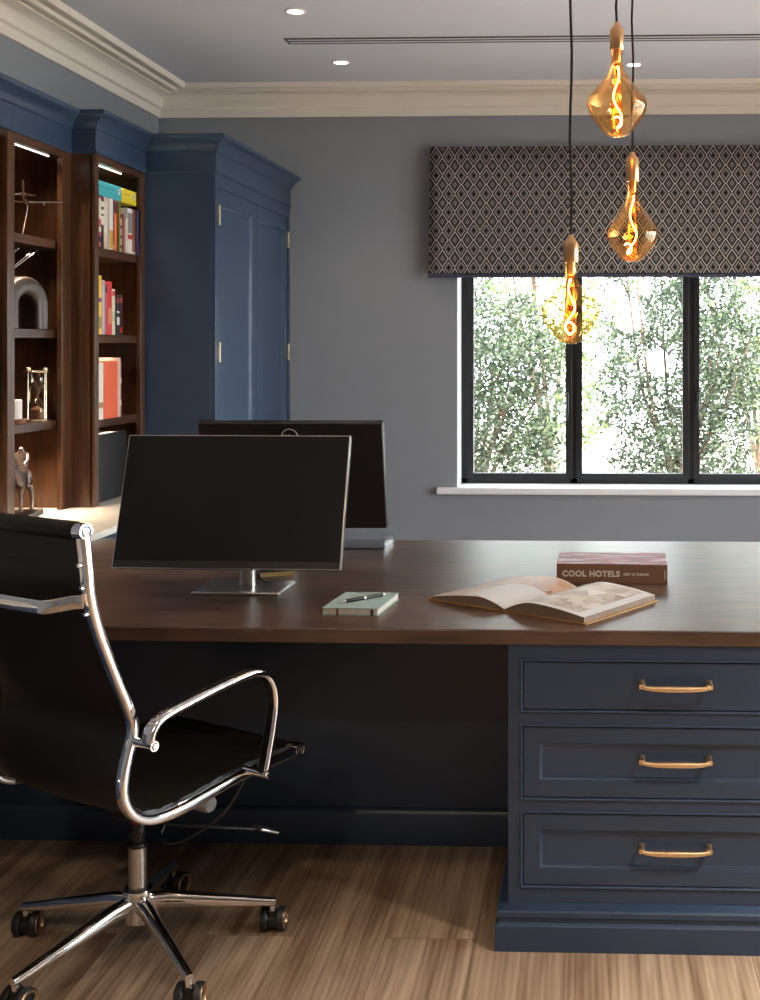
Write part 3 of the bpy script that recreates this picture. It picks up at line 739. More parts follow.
def page_mat(name, cols, seed, sx=9, sy=6):
    m, nt = new_mat(name); b = pbsdf(nt, (.7,.65,.6), .42, 0, .35)
    tc = N(nt,'ShaderNodeTexCoord'); mp = N(nt,'ShaderNodeMapping'); mp.inputs['Scale'].default_value = (sx,sy,1); mp.inputs['Location'].default_value = (seed,seed*.7,0)
    vo = N(nt,'ShaderNodeTexVoronoi', distance='CHEBYCHEV'); vo.inputs['Scale'].default_value = 1.6
    no = N(nt,'ShaderNodeTexNoise'); no.inputs['Scale'].default_value = 5; no.inputs['Detail'].default_value = 6
    cr = N(nt,'ShaderNodeValToRGB'); el = cr.color_ramp.elements
    ad = N(nt,'ShaderNodeMath', operation='MULTIPLY_ADD'); ad.inputs[1].default_value = .5
    sp = N(nt,'ShaderNodeSeparateColor')
    L(nt,tc.outputs['Object'],mp.inputs[0]); L(nt,mp.outputs[0],vo.inputs['Vector']); L(nt,tc.outputs['Object'],no.inputs['Vector']); L(nt,vo.outputs['Color'],sp.inputs[0])
    L(nt,sp.outputs[0],ad.inputs[0]); h = N(nt,'ShaderNodeMath', operation='MULTIPLY'); h.inputs[1].default_value=.6; L(nt,no.outputs['Fac'],h.inputs[0]); L(nt,h.outputs[0],ad.inputs[2])
    el[0].position=.2; el[0].color=(*cols[0],1); el[1].position=.8; el[1].color=(*cols[-1],1)
    for i, c_ in enumerate(cols[1:-1]):
        e = el.new(.2+.6*(i+1)/(len(cols)-1)); e.color=(*c_,1)
    L(nt,ad.outputs[0],cr.inputs[0]); L(nt,cr.outputs[0],b.inputs['Base Color']); out(nt,b.outputs[0]); return m
PG_R = page_mat('printed_page_warm', [(.12,.08,.06),(.36,.25,.17),(.55,.46,.37),(.36,.28,.21),(.62,.57,.50)], 3.1, 18, 13)
PG_L = page_mat('printed_page_dark', [(.16,.15,.16),(.45,.40,.36),(.62,.52,.42),(.30,.32,.40)], 7.7, 14, 9)
PG_W = mat('blank_page', (.60,.59,.575), .5, var=.02)
def sheet(top, q0, q1, y0, y1, m, dz=.0006):
    pts = [top[k] for k in range(len(top)) if q0*18-.01 <= k <= q1*18+.01]; v = []; f = []
    for x, z in pts: v += [(x, y0, z+dz), (x, y1, z+dz)]
    for k in range(len(pts)-1): f.append((2*k, 2*k+1, 2*k+3, 2*k+2))
    return link('page', MB().add(v, f, True), m, ob)
sheet(tops[1], 0, 1, 0, HH, PG_W); sheet(tops[1], .12, .94, .02, HH-.015, PG_R, .0010)
sheet(tops[0], 0, 1, 0, HH, PG_L); sheet(tops[0], 0, .56, 0, .20, PG_W, .0012)
sheet(tops[0], .0, .6, .20, HH-.01, page_mat('printed_page_orange', [(.10,.07,.06),(.45,.22,.12),(.60,.42,.30),(.40,.38,.38)], 1.3, 16, 10), .0012)

# ------------------------------------------------------------ office chair
CH = (-1.081, 2.803, 0); CA = R(-29)
ch = thing('office_chair', 'black leather office chair with polished chrome frame and castors', 'chair', CH, CA)
def PC(nm, mb, m, par=ch, **kw): return link(nm, mb, m, par, **kw)
rail = [(-.334,1.058),(-.332,1.041),(-.325,.983),(-.319,.928),(-.303,.867),(-.283,.815),(-.253,.745),(-.226,.685),(-.212,.648),(-.210,.617),(-.221,.585),(-.231,.547),(-.236,.508),(-.228,.473),(-.203,.441),(-.162,.421),(-.099,.416),(-.013,.424),(.09,.436),(.19,.440),(.287,.443)]
UR = .235
def railpath(u, off=0):
    pts = smoothpath([(u, v, w) for v, w in rail], 5)
    if not off: return pts
    o = []
    for i, p in enumerate(pts):
        a = pts[max(0,i-1)]; b = pts[min(len(pts)-1,i+1)]; t = (b-a).normalized(); n = Vector((0, -t.z, t.y))
        o.append(p + n*off)
    return o
for sg in (-1, 1):
    PC('side_frame', MB().tube(railpath(sg*UR), 1, sec=rsec(.0085,.0125,.006,3), up=(0,1,.001)) if False else MB().tube(railpath(sg*UR), 1, sec=[(b, a) for a, b in rsec(.0105,.0130,.0060,3)], up=(1,0,0)), CHROME)
# leather sling, slightly inside the curve of the rail, in two lengths
full = railpath(0, .010)
k0 = next(i for i, p in enumerate(full) if p.z < .44)
def sling(pts, ribs, nm):
    m_ = MB(); nu = 12; W = UR-.010; v = []; th = .007; N_ = len(pts)
    for side in (0, 1):
        for i, p in enumerate(pts):
            a = pts[max(0,i-1)]; b = pts[min(N_-1,i+1)]; t = (b-a).normalized(); n = Vector((0,-t.z,t.y))
            for j in range(nu+1):
                u = -W+2*W*j/nu; s = (1-(u/W)**2)
                d = (th if side else -.002) + (-.012*s if i > 6 else 0)
                if side: d += (-.0032 if ribs and (i % 4 == 0) else 0)
                v.append((u, p.y+n.y*d, p.z+n.z*d))
    M_ = nu+1; f = []; S = N_*M_
    for i in range(N_-1):
        for j in range(nu):
            a = i*M_+j; f.append((a, a+1, a+M_+1, a+M_)); f.append((S+a, S+a+M_, S+a+M_+1, S+a+1))
        a = i*M_; f.append((a, a+M_, S+a+M_, S+a)); a = i*M_+nu; f.append((a, S+a, S+a+M_, a+M_))
    for j in range(nu):
        f.append((j, S+j, S+j+1, j+1)); a = (N_-1)*M_+j; f.append((a, a+1, S+a+1, S+a))
    m_.add(v, f, True); return PC(nm, m_, LEATHER if nm == 'backrest' else SEATL)
# resample evenly so that the ribs fall every few centimetres
def resample(pts, step):
    o = [pts[0]]; acc = 0
    for a, b in zip(pts, pts[1:]):
        d = (b-a).length; 
        while acc + d >= step:
            q = (step-acc)/d; a = a+(b-a)*q; o.append(a); d = (b-a).length; acc = 0
        acc += d
    return o
back_pts = resample(full[:k0+1], .012); seat_pts = resample(full[k0:], .012)
back_pts.append(seat_pts[0])
sling(back_pts, True, 'backrest'); sling(seat_pts, True, 'seat')
# rolled ends with chrome caps
for (v_, w_, nm) in ((-.336, 1.063, 'top_roll'), (.288, .445, 'front_roll')):
    r_ = .019 if w_ > 1 else .014
    PC(nm, MB().tube([(-.222,v_,w_),(-.215,v_,w_),(.215,v_,w_),(.222,v_,w_)], [r_*.9,r_,r_,r_*.9], 20), LEATHER)
    for sg in (-1, 1):
        e = MB().tube([(sg*.222,v_,w_),(sg*.246,v_,w_)], .0165, 24)
        Mr = Matrix.Rotation(R(90)*sg,3,'Y')
        e.lathe([(.0165,0),(.0160,.0030),(.0120,.0034),(.0112,.0006)], c=(sg*.246,v_,w_), n=28, M=Mr)
        cap_ = PC('end_cap', e, CHROME)
        PC('cap_recess', MB().lathe([(.0116,.0005),(.001,.0007)], c=(sg*.246,v_,w_), n=24, M=Mr), BLACKP, cap_)
        PC('cap_screw', MB().lathe([(.0078,.0008),(.0074,.0030),(.0040,.0034),(.0036,.0018),(.001,.0018)], c=(sg*.246,v_,w_), n=20, M=Mr), CHROME, cap_)
# crossbar behind the back
cb = [(UR,-.333,.920),(UR-.02,-.345,.918),(.175,-.372,.910),(.13,-.378,.909),(-.13,-.378,.909),(-.175,-.372,.910),(-(UR-.02),-.345,.918),(-UR,-.333,.920)]
PC('back_crossbar', MB().tube(smoothpath(cb, 4), 1, sec=rsec(.0145,.006,.004,3), up=(0,0,1)), CHROME)
for sg in (-1, 1):
    for v_, w_ in ((-.331,.948),(-.322,.893),(-.240,.53),(-.335,.995)):
        PC('frame_bolt', MB().tube([(sg*(UR-.001),v_+.004,w_),(sg*(UR-.001),v_-.0085,w_-.001)], [.006,.005], 12), CHROME)
# armrests
arm = [(-.212,.606),(-.210,.626),(-.194,.646),(-.165,.657),(-.10,.668),(-.03,.678),(.05,.686),(.09,.686),(.124,.672),(.145,.642),(.151,.600),(.142,.545),(.129,.492),(.117,.447)]
for sg in (-1, 1):
    a = PC('armrest', MB().tube(smoothpath([(sg*.288, v_, w_) for v_, w_ in arm], 5), 1, sec=rsec(.0075,.0145,.006,3), up=(0,.02,1)) if False else MB().tube(smoothpath([(sg*.288, v_, w_) for v_, w_ in arm], 5), 1, sec=[(b, a_) for a_, b in rsec(.0085,.0160,.0070,3)], up=(1,0,0)), CHROME)
    for v_, w_ in ((-.212,.604),(.117,.444)):
        PC('arm_bolt', MB().tube([(sg*(UR-.005),v_,w_),(sg*.302,v_,w_),(sg*.306,v_,w_),(sg*.306,v_,w_),(sg*.309,v_,w_)], [.0095,.0095,.011,.008,.006], 20), CHROME, a)
# under-seat mechanism
mm = MB().box(-.045,.045,-.06,.12,.352,.385); mm.box(-.032,.032,-.05,.05,.333,.352)
PC('tilt_mechanism', mm, BLACKP, bevel=.006)
for v_ in (-.07, .10):
    PC('seat_stretcher', MB().tube(smoothpath([(-UR,v_,.425),(-.16,v_,.400),(-.07,v_,.388),(.07,v_,.388),(.16,v_,.400),(UR,v_,.425)], 5), 1, sec=rsec(.006,.016,.004,3), up=(0,0,1)), CHROME)
PC('tension_knob', MB().tube([(.045,.075,.362),(.105,.075,.362)], .008, 12).tube([(.105,.075,.362),(.110,.075,.362),(.158,.075,.362),(.164,.075,.362)], [.014,.020,.020,.017], 24), SATIN)
lv = MB().tube(smoothpath([(.04,0,.335),(.10,.02,.322),(.16,.10,.300),(.195,.19,.272)], 6), .0042, 8)
l1 = PC('height_lever', lv, BLACKP)
PC('lever_paddle', MB().prism([(-.018,-.028),(.018,-.028),(.020,.028),(-.020,.028)], -.004, .004, M=Matrix.Translation((.203,.215,.264)) @ Matrix.Rotation(R(-10),4,'Z') @ Matrix.Rotation(R(-24),4,'X')), SATIN, l1, bevel=.003)
PC('control_cable', MB().tube(smoothpath([(.235,.112,.440),(.225,.105,.40),(.20,.07,.345),(.15,.02,.300),(.11,-.01,.290),(.08,-.0,.305),(.085,.03,.345)], 7), .0035, 8), BLACKP)
PC('gas_column', MB().lathe([(.001,.256),(.0215,.256),(.0215,.150),(.024,.148),(.024,.140)], n=32), SATIN)
PC('column_collar', MB().lathe([(.001,.312),(.016,.312),(.0185,.304),(.0185,.280),(.015,.276),(.015,.268),(.0195,.266),(.0195,.257),(.001,.257)], n=28), BLACKP)
PC('red_washer', MB().lathe([(.001,.332),(.015,.331),(.0165,.326),(.0165,.316),(.015,.3125),(.001,.3125)], n=20), mat('red_plastic', (.45,.01,.012), .4, bump=.05))
hub = MB().lathe([(.024,.150),(.034,.158),(.036,.150),(.034,.140),(.030,.128),(.028,.080),(.001,.080)], n=32)
PC('base_hub', hub, CHROME)
ang0 = R(22.5)-CA
for k in range(5):
    a = ang0 + k*R(72)
    d = Vector((math.cos(a), math.sin(a), 0))
    pth = [d*.020+Vector((0,0,.124)), d*.07+Vector((0,0,.121)), d*.18+Vector((0,0,.100)), d*.300+Vector((0,0,.077)), d*.320+Vector((0,0,.074))]
    lg = MB()
    P_ = [Vector(p) for p in pth]; hs = [.021,.020,.0155,.0105,.0095]; ws = [.017,.0165,.014,.0115,.010]
    rings = []
    for p, hh, ww in zip(P_, hs, ws):
        sd = Vector((-d.y, d.x, 0)); rings.append([p+Vector((0,0,1))*hh*math.sin(t_*PI/8)+sd*ww*(abs(math.cos(t_*PI/8))**.7)*(1 if math.cos(t_*PI/8) > 0 else -1) for t_ in range(16)])
    v = [q for r_ in rings for q in r_]; f = [(i*16+j, i*16+(j+1) % 16, (i+1)*16+(j+1) % 16, (i+1)*16+j) for i in range(4) for j in range(16)]
    f += [tuple(range(16))[::-1], tuple(range(64, 80))]
    lg.add(v, f, True)
    tip = d*.313
    lg.cyl((tip.x,tip.y,.050), (tip.x,tip.y,.074), .0085, 16)
    leg_ = PC('base_leg', lg, CHROME)
    cst = R(40) + a*1.0 if k % 2 else a + R(75)
    cst = (R(92)-CA if k in (0,2,4) else R(70)-CA)
    ax = Vector((math.cos(cst+PI/2), math.sin(cst+PI/2), 0)); fw = Vector((math.cos(cst), math.sin(cst), 0))
    cc = Vector((tip.x, tip.y, .0290)) + fw*.010
    hood = MB()
    ht = [cc+fw*(.026*math.cos(t_))+Vector((0,0,.026*math.sin(t_))) for t_ in [R(q) for q in range(-20, 200, 20)]]
    hood.tube([cc-ax*.010, cc+ax*.010], .022, 20)
    hood.cyl((tip.x,tip.y,.040), (tip.x,tip.y,.054), .0115, 16)
    cs_ = PC('caster', hood, BLACKP)
    for sg in (-1, 1):
        M_ = Matrix.Translation(cc+ax*sg*.0195) @ Vector((0,0,1)).rotation_difference(ax*sg).to_matrix().to_4x4()
        wl = MB().lathe([(.001,-.009),(.026,-.009),(.029,-.006),(.029,.006),(.027,.009),(.0255,.0095)], n=28, M=M_.to_3x3(), c=M_.translation)
        w_ = PC('caster_wheel', wl, RUBBER, cs_)
        PC('wheel_rim', MB().lathe([(.0255,.0095),(.0245,.0112),(.0205,.0112),(.0190,.0090),(.0185,.004)], n=28, M=M_.to_3x3(), c=M_.translation), mat('bronze_wheel_rim', (.62,.44,.30), .3, 1, bump=.02), cs_)
        PC('wheel_disc', MB().lathe([(.0187,.0050),(.001,.0065)], n=28, M=M_.to_3x3(), c=M_.translation), BLACKP, cs_)

# ------------------------------------------------------------ books
def book(y0, w, h, d, z, X, color, lab, grp, lean=0, band=None, name='book', cat='book', dots=None):
    """upright book, spine facing +X at x=X, near side at y0, standing on z"""
    t_ = thing(name, lab, cat, (X-d/2, y0+w/2, z), 0, grp)
    if lean: t_.rotation_euler = (lean, 0, 0)
    cm = mat('cover_%d_%d_%d' % tuple(int(c*255) for c in color), color, .42, bump=.04)
    s_ = .0018
    m_ = MB().box(-d/2, d/2, -w/2, -w/2+s_, 0, h); m_.box(-d/2, d/2, w/2-s_, w/2, 0, h); m_.box(d/2-s_, d/2, -w/2+s_, w/2-s_, 0, h)
    cvr = link('cover', m_, cm, t_, bevel=.0008)
    link('pages', MB().box(-d/2+.003, d/2-s_, -w/2+s_, w/2-s_, .003, h-.004), PAGE, t_)
    for (a, b, col_) in (band or []):
        bm_ = mat('print_%d_%d_%d' % tuple(int(c*255) for c in col_), col_, .45, bump=.02)
        link('spine_print', MB().box(d/2-.0002, d/2+.0006, -w/2+.003, w/2-.003, h*a, h*b), bm_, cvr)
    return t_
K = (.015,.014,.016); CR = (.66,.58,.48); WH_ = (.72,.68,.62); RD = (.50,.03,.025); OR = (.80,.16,.04); YE = (.80,.50,.05)
XF = XB-.008
g1 = 'books on the top shelf of the narrow bay'
z1_ = SB[0]+.0003
yb = 4.903
rowsT = [
 (.026,.235,.17,(.42,.07,.08),'red and white spotted spine at the near end of the top row',[(.55,.95,CR),(.3,.4,CR),(.1,.22,K)]),
 (.028,.240,.17,K,'black spine with white lettering, second book in the top row',[(.45,.62,WH_),(.66,.74,WH_),(.80,.9,WH_)]),
 (.040,.243,.17,(.62,.46,.36),'wide peach and cream spine in the top row',[(.3,.9,CR)]),
 (.030,.240,.17,WH_,'white spine with mustard foot in the top row',[(.02,.38,(.55,.30,.04))]),
 (.018,.240,.165,(.06,.035,.12),'thin purple spine beside the orange one',[(.05,.1,CR)]),
 (.030,.240,.165,OR,'orange-red spine with dark cap in the top row',[(.75,.97,(.12,.02,.03))]),
 (.016,.232,.165,(.16,.17,.06),'thin olive green spine in the top row',[(.6,.9,(.35,.25,.05))]),
 (.018,.160,.15,(.60,.52,.36),'short cream spine with speckles beside the olive one',[(.1,.2,K),(.4,.5,K),(.7,.8,K)]),
 (.026,.185,.15,(.22,.02,.025),'dark red spine in the middle of the top row',[(.2,.8,(.30,.04,.04))]),
 (.022,.170,.15,CR,'short ivory spine next to the dark red one',None),
 (.048,.222,.165,(.76,.72,.68),'tall white spine with grey block and red badge',[(.45,.9,(.25,.25,.25)),(.32,.42,RD)]),
 (.036,.222,.16,(.26,.085,.035),'brown leather-look book leaning toward the wardrobe',[(.0,.06,CR)]),
 (.014,.225,.165,(.05,.045,.14),'dark violet book at the far end of the top row',None)]
for i, (w, h, d, c_, lab, band) in enumerate(rowsT):
    w *= 1.17; book(yb, w, h*.90, d, z1_, XF-.004*(i % 3), c_, lab, g1, 0, band); yb += w*1.02+.0015
# two box files lying across the tops of the books
for y0, wy, c_, lab in ((4.905,.268,(.06,.42,.48),'turquoise box file lying on top of the books in the narrow bay'),(5.176,.165,(.78,.60,.04),'yellow box file lying on top of the books in the narrow bay')):
    t_ = thing('box_file', lab, 'box file', (XF-.085, y0+wy/2, z1_+.2200), 0, 'box files lying on the books')
    b_ = link('box', MB().box(-.08,.075,-wy/2+.001,wy/2-.001,0,.062), mat('file_%d' % int(c_[0]*100), c_, .5, bump=.05), t_, bevel=.002)
    yy = wy/2-.035
    link('finger_ring', MB().lathe([(.012,0),(.013,.002),(.006,.002),(.0055,0)], c=(.0752,yy,.038), n=18, M=Matrix.Rotation(R(90),3,'Y')), WHITE, b_)
    link('finger_hole', MB().lathe([(.001,.001),(.0055,.001)], c=(.0754,yy,.038), n=18, M=Matrix.Rotation(R(90),3,'Y')), BLACKP, b_)
    link('printed_line', MB().box(.0750,.0756,-wy/2+.03,yy-.04,.038,.040), BLACKP, b_)
g2 = 'books on the middle shelf of the narrow bay'; z2_ = SB[1]+.0003; yb = 4.903
for w, h, d, c_, lab, band in [
 (.036,.245,.17,YE,'tall yellow spine on the middle shelf',[(.55,.62,(.25,.03,.2)),(.1,.3,(.35,.25,.03))]),
 (.026,.228,.16,(.40,.36,.36),'grey-white spine beside the yellow one',[(.1,.9,(.48,.44,.42))]),
 (.022,.220,.16,(.50,.10,.12),'pink-red spine on the middle shelf',[(.8,.95,(.04,.05,.12))]),
 (.040,.226,.165,(.62,.03,.03),'wide bright red spine on the middle shelf',[(.2,.5,(.66,.20,.12))]),
 (.028,.196,.15,(.66,.62,.44),'cream spine to the right of the bright red one',[(.3,.5,(.5,.5,.3)),(.85,.95,RD)]),
 (.012,.150,.14,K,'thin short black book on the middle shelf',None),
 (.028,.172,.15,K,'black spine with white lettering on the middle shelf',[(.25,.45,WH_),(.55,.6,WH_),(.8,.92,(.35,.05,.06))]),
 (.028,.176,.15,(.03,.012,.012),'black and red spine at the far end of the middle shelf',[(.05,.2,RD),(.8,.92,(.4,.05,.06))])]:
    w *= 1.13; book(yb, w, h, d, z2_, XF-.003, c_, lab, g2, 0, band); yb += w*1.02+.0015
g3 = 'books on the bottom shelf of the narrow bay'; z3_ = SB[2]+.0003
book(4.903,.050,.238,.17,z3_,XF,(.70,.64,.55),'cream spine at the near end of the bottom shelf',g3,0,[(.2,.3,(.35,.2,.08))])
book(4.955,.150,.242,.19,z3_,XF,(.72,.12,.045),'very thick orange-red book on the bottom shelf',g3,0,None)
book(5.108,.040,.256,.175,z3_,XF-.005,(.70,.42,.34),'pale salmon spine beside the thick orange-red book',g3,0,[(.1,.9,(.72,.46,.38))])
book(5.150,.022,.240,.17,z3_,XF-.01,(.10,.09,.09),'thin dark spine at the end of the bottom shelf',g3,0,[(.2,.3,CR),(.6,.7,CR)])
book(4.90,.235,.285,.04,z3_,XF-.20,(.50,.52,.60),'large pale grey book standing behind the orange-red one',g3,0,None)
bx = thing('speaker', 'black box speaker on the cream worktop below the books', 'speaker', (-2.212, 5.10, ZK))
link('cabinet', MB().box(-.13,.125,-.165,.165,0,.288), BLACKP, bx, bevel=.003)
link('front_cloth', MB().box(.1252,.129,-.159,.159,.006,.282), mat('black_speaker_cloth', (.006,.006,.007), .7, bump=.4, bscale=500), bx)
link('edge_strip', MB().frame_prof(-.165,.165,0,.288,0,[(0,0),(0,-.003),(.003,-.003),(.003,0)]), SATIN, bx)
es = [c for c in COL.objects if c.parent == bx][-1]; es.matrix_local = Matrix(((0,-1,0,.1255),(1,0,0,0),(0,0,1,0),(0,0,0,1)))

# ------------------------------------------------------------ ornaments
z = SA[0]+.0003
ap = thing('model_aeroplane', 'polished silver model aeroplane on a slender stand', 'ornament', (-2.235, 4.61, z), R(-72))
link('stand_base', MB().lathe([(.001,.008),(.022,.007),(.026,.002),(.026,0),(.001,0)], n=24), SILVER, ap)
link('stand_stem', MB().tube(smoothpath([(0,0,.006),(.002,.008,.05),(.004,.016,.09),(0,.02,.118)], 5), [.003]*16, 8), SILVER, ap)
link('fuselage', MB().tube([(-.135,.02,.126),(-.125,.02,.127),(-.10,.02,.128),(-.02,.02,.130),(.05,.02,.134),(.10,.02,.140),(.115,.02,.143)], [.001,.006,.011,.012,.010,.005,.001], 16), SILVER, ap)
wg = MB()
for sg in (-1, 1):
    wg.add([(.012,.02,.131),(-.028,.02,.129),(-.008,.02+sg*.128,.135),(.010,.02+sg*.128,.136),(.012,.02,.138),(-.028,.02,.137),(-.008,.02+sg*.128,.139),(.010,.02+sg*.128,.140)],
           [(0,1,2,3),(7,6,5,4),(0,4,5,1),(1,5,6,2),(2,6,7,3),(3,7,4,0)])
link('wing', wg, SILVER, ap)
for sg in (-1, 1): link('engine', MB().tube([(-.040,.02+sg*.06,.127),(-.035,.02+sg*.06,.127),(0,.02+sg*.06,.128)], [.003,.006,.004], 12), SILVER, ap)
tl = MB().prism([(.075,.136),(.115,.142),(.128,.205),(.108,.203)], -.0035, .0035, M=Matrix(((1,0,0,0),(0,0,1,.02),(0,1,0,0),(0,0,0,1))))
for sg in (-1, 1): tl.add([(.085,.02,.152),(.112,.02,.153),(.122,.02+sg*.045,.145),(.108,.02+sg*.045,.144),(.085,.02,.159),(.112,.02,.160),(.122,.02+sg*.045,.150),(.108,.02+sg*.045,.149)], [(0,1,2,3),(7,6,5,4),(0,4,5,1),(1,5,6,2),(2,6,7,3),(3,7,4,0)])
link('tail_fin', tl, SILVER, ap)
z = SA[1]+.0003
# arch: thick inverted U
ar = MB(); pts = []
for k in range(5): pts.append((0, -.083, .001+.095*k/4))
for k in range(1, 12): a = PI*k/12; pts.append((0, -.083*math.cos(a), .096+.074*math.sin(a)))
for k in range(5): pts.append((0, .083, .096-.095*k/4))
ar.tube(pts, 1, sec=rsec(.036,.055,.022,5), up=(1,0,0)) if False else ar.tube(pts, 1, sec=[(b, a_) for a_, b in rsec(.034,.048,.020,5)], up=(1,0,0))
arch = link('arch_sculpture', ar, PATINA, bevel=0); arch.location = (-2.235, 4.588, z); arch.rotation_euler = (0,0,R(-14))
tag(arch, 'mottled dark stone arch sculpture on the middle shelf', 'sculpture')
spk = thing('spiky_ornament', 'silver ornament of long pointed spikes behind the stone arch', 'ornament', (-2.345, 4.44, z))
link('core', MB().lathe([(.001,.0),(.03,.0),(.035,.02),(.02,.05),(.012,.09),(.016,.10),(.001,.11)], n=20), BRONZE, spk)
for i, (dx, dy, dz) in enumerate([(.125,.110,.312),(.145,.165,.298),(.145,.235,.316),(.02,-.02,.32),(-.03,-.04,.28),(-.05,.0,.30)]):
    link('spike', MB().tube([(0,0,.09),(dx*.35,dy*.4,.09+(dz-.09)*.42),(dx,dy,dz)], [.0045,.0036,.0008], 8), SILVER, spk)
z = SA[2]+.0003
hg = thing('hourglass', 'brass and glass hourglass with amber sand', 'hourglass', (-2.215, 4.692, z), R(20))
BRS2 = mat('pale_brass', (.80,.66,.48), .22, 1, bump=.05)
for zz, nm in ((0,'base_plate'),(.192,'top_plate')): link(nm, MB().lathe([(.001,zz),(.048,zz),(.050,zz+.003),(.048,zz+.008),(.001,zz+.008)], n=28), BRS2, hg)
for k in range(4):
    a = R(45+90*k); x_, y_ = .043*math.cos(a), .043*math.sin(a)
    link('post', MB().lathe([(.001,.0),(.004,.002),(.003,.01),(.003,.19),(.006,.202),(.007,.207),(.004,.213),(.001,.214)], c=(x_,y_,0), n=10), BRS2, hg)
gp = [(.030,.010),(.034,.03),(.034,.05),(.026,.075),(.010,.093),(.005,.100),(.010,.107),(.026,.125),(.034,.15),(.034,.17),(.030,.19)]
link('glass_bulb', MB().lathe(gp, n=28), thin_glass('hourglass_glass', (.93,.88,.82), 1.6, .01), hg)
link('sand', MB().lathe([(.001,.010),(.029,.011),(.0325,.03),(.0325,.045),(.001,.060)], n=24), mat('amber_sand', (.55,.27,.10), .8, bump=.5, bscale=300), hg)
wb = thing('candle', 'white pillar candle in a brown dish beside the hourglass', 'candle', (-2.215, 4.515, z))
link('dish', MB().lathe([(.001,0),(.034,0),(.042,.018),(.040,.020),(.033,.006),(.001,.006)], n=28), mat('brown_ceramic', (.24,.11,.07), .35, var=.2), wb)
link('wax', MB().lathe([(.001,.006),(.024,.006),(.024,.088),(.022,.092),(.001,.091)], n=24), mat('white_wax', (.75,.70,.66), .5, bump=.05), wb)
link('wick', MB().tube([(0,0,.091),(.001,0,.098)], .001, 6), BLACKP, wb)

# bronze horse and rider: skinned figure
def skin(name, joints, edges, m, parent, root=0, sub=2):
    me = bpy.data.meshes.new(name); me.from_pydata([j[:3] for j in joints], edges, []); me.update()
    o = bpy.data.objects.new(name, me); COL.objects.link(o); o.parent = parent; me.materials.append(m)
    md = o.modifiers.new('skin', 'SKIN'); md.use_smooth_shade = True
    for v, j in zip(me.skin_vertices[0].data, joints): v.radius = (j[3], j[3])
    me.skin_vertices[0].data[root].use_root = True
    s = o.modifiers.new('sub', 'SUBSURF'); s.levels = sub; s.render_levels = sub
    return o
hs = thing('horse_statue', 'dark bronze statue of a rider on a horse, on a flat plinth', 'statue', (-2.205, 4.545, ZK), R(8))
link('plinth', MB().box(-.05,.05,-.115,.105,0,.020), mat('dark_plinth_stone', (.05,.04,.04), .4, var=.2), hs, bevel=.002)
J = [(0,.0,.150,.026),(0,.045,.155,.028),(0,-.050,.155,.027),(0,-.078,.185,.019),(0,-.100,.215,.014),(0,-.125,.208,.010),(0,-.140,.195,.006),
     (.016,.055,.105,.013),(.017,.068,.065,.007),(.017,.060,.022,.007),(-.016,.050,.105,.013),(-.018,.055,.065,.007),(-.017,.042,.022,.007),
     (.014,-.055,.110,.011),(.015,-.060,.065,.006),(.015,-.055,.022,.006),(-.014,-.062,.115,.011),(-.016,-.085,.085,.006),(-.016,-.075,.055,.006),
     (0,.075,.160,.010),(0,.095,.120,.008),(0,.098,.070,.003)]
E_ = [(0,1),(0,2),(2,3),(3,4),(4,5),(5,6),(1,7),(7,8),(8,9),(1,10),(10,11),(11,12),(2,13),(13,14),(14,15),(2,16),(16,17),(17,18),(1,19),(19,20),(20,21)]
skin('horse_body', J, E_, BRONZE, hs)
J = [(0,0,.188,.017),(0,.002,.215,.018),(0,-.002,.240,.018),(0,-.004,.256,.008),(0,-.006,.272,.013),(.024,-.002,.242,.008),(.032,-.025,.222,.006),(.022,-.05,.208,.005),
     (-.024,-.002,.242,.008),(-.034,.012,.215,.006),(-.030,.0,.192,.005),(.024,-.012,.178,.011),(.030,-.018,.140,.007),(.031,-.030,.120,.006),(-.024,-.012,.178,.011),(-.030,-.018,.140,.007),(-.031,-.030,.120,.006)]
E_ = [(0,1),(1,2),(2,3),(3,4),(2,5),(5,6),(6,7),(2,8),(8,9),(9,10),(0,11),(11,12),(12,13),(0,14),(14,15),(15,16)]
skin('rider', J, E_, BRONZE, hs)

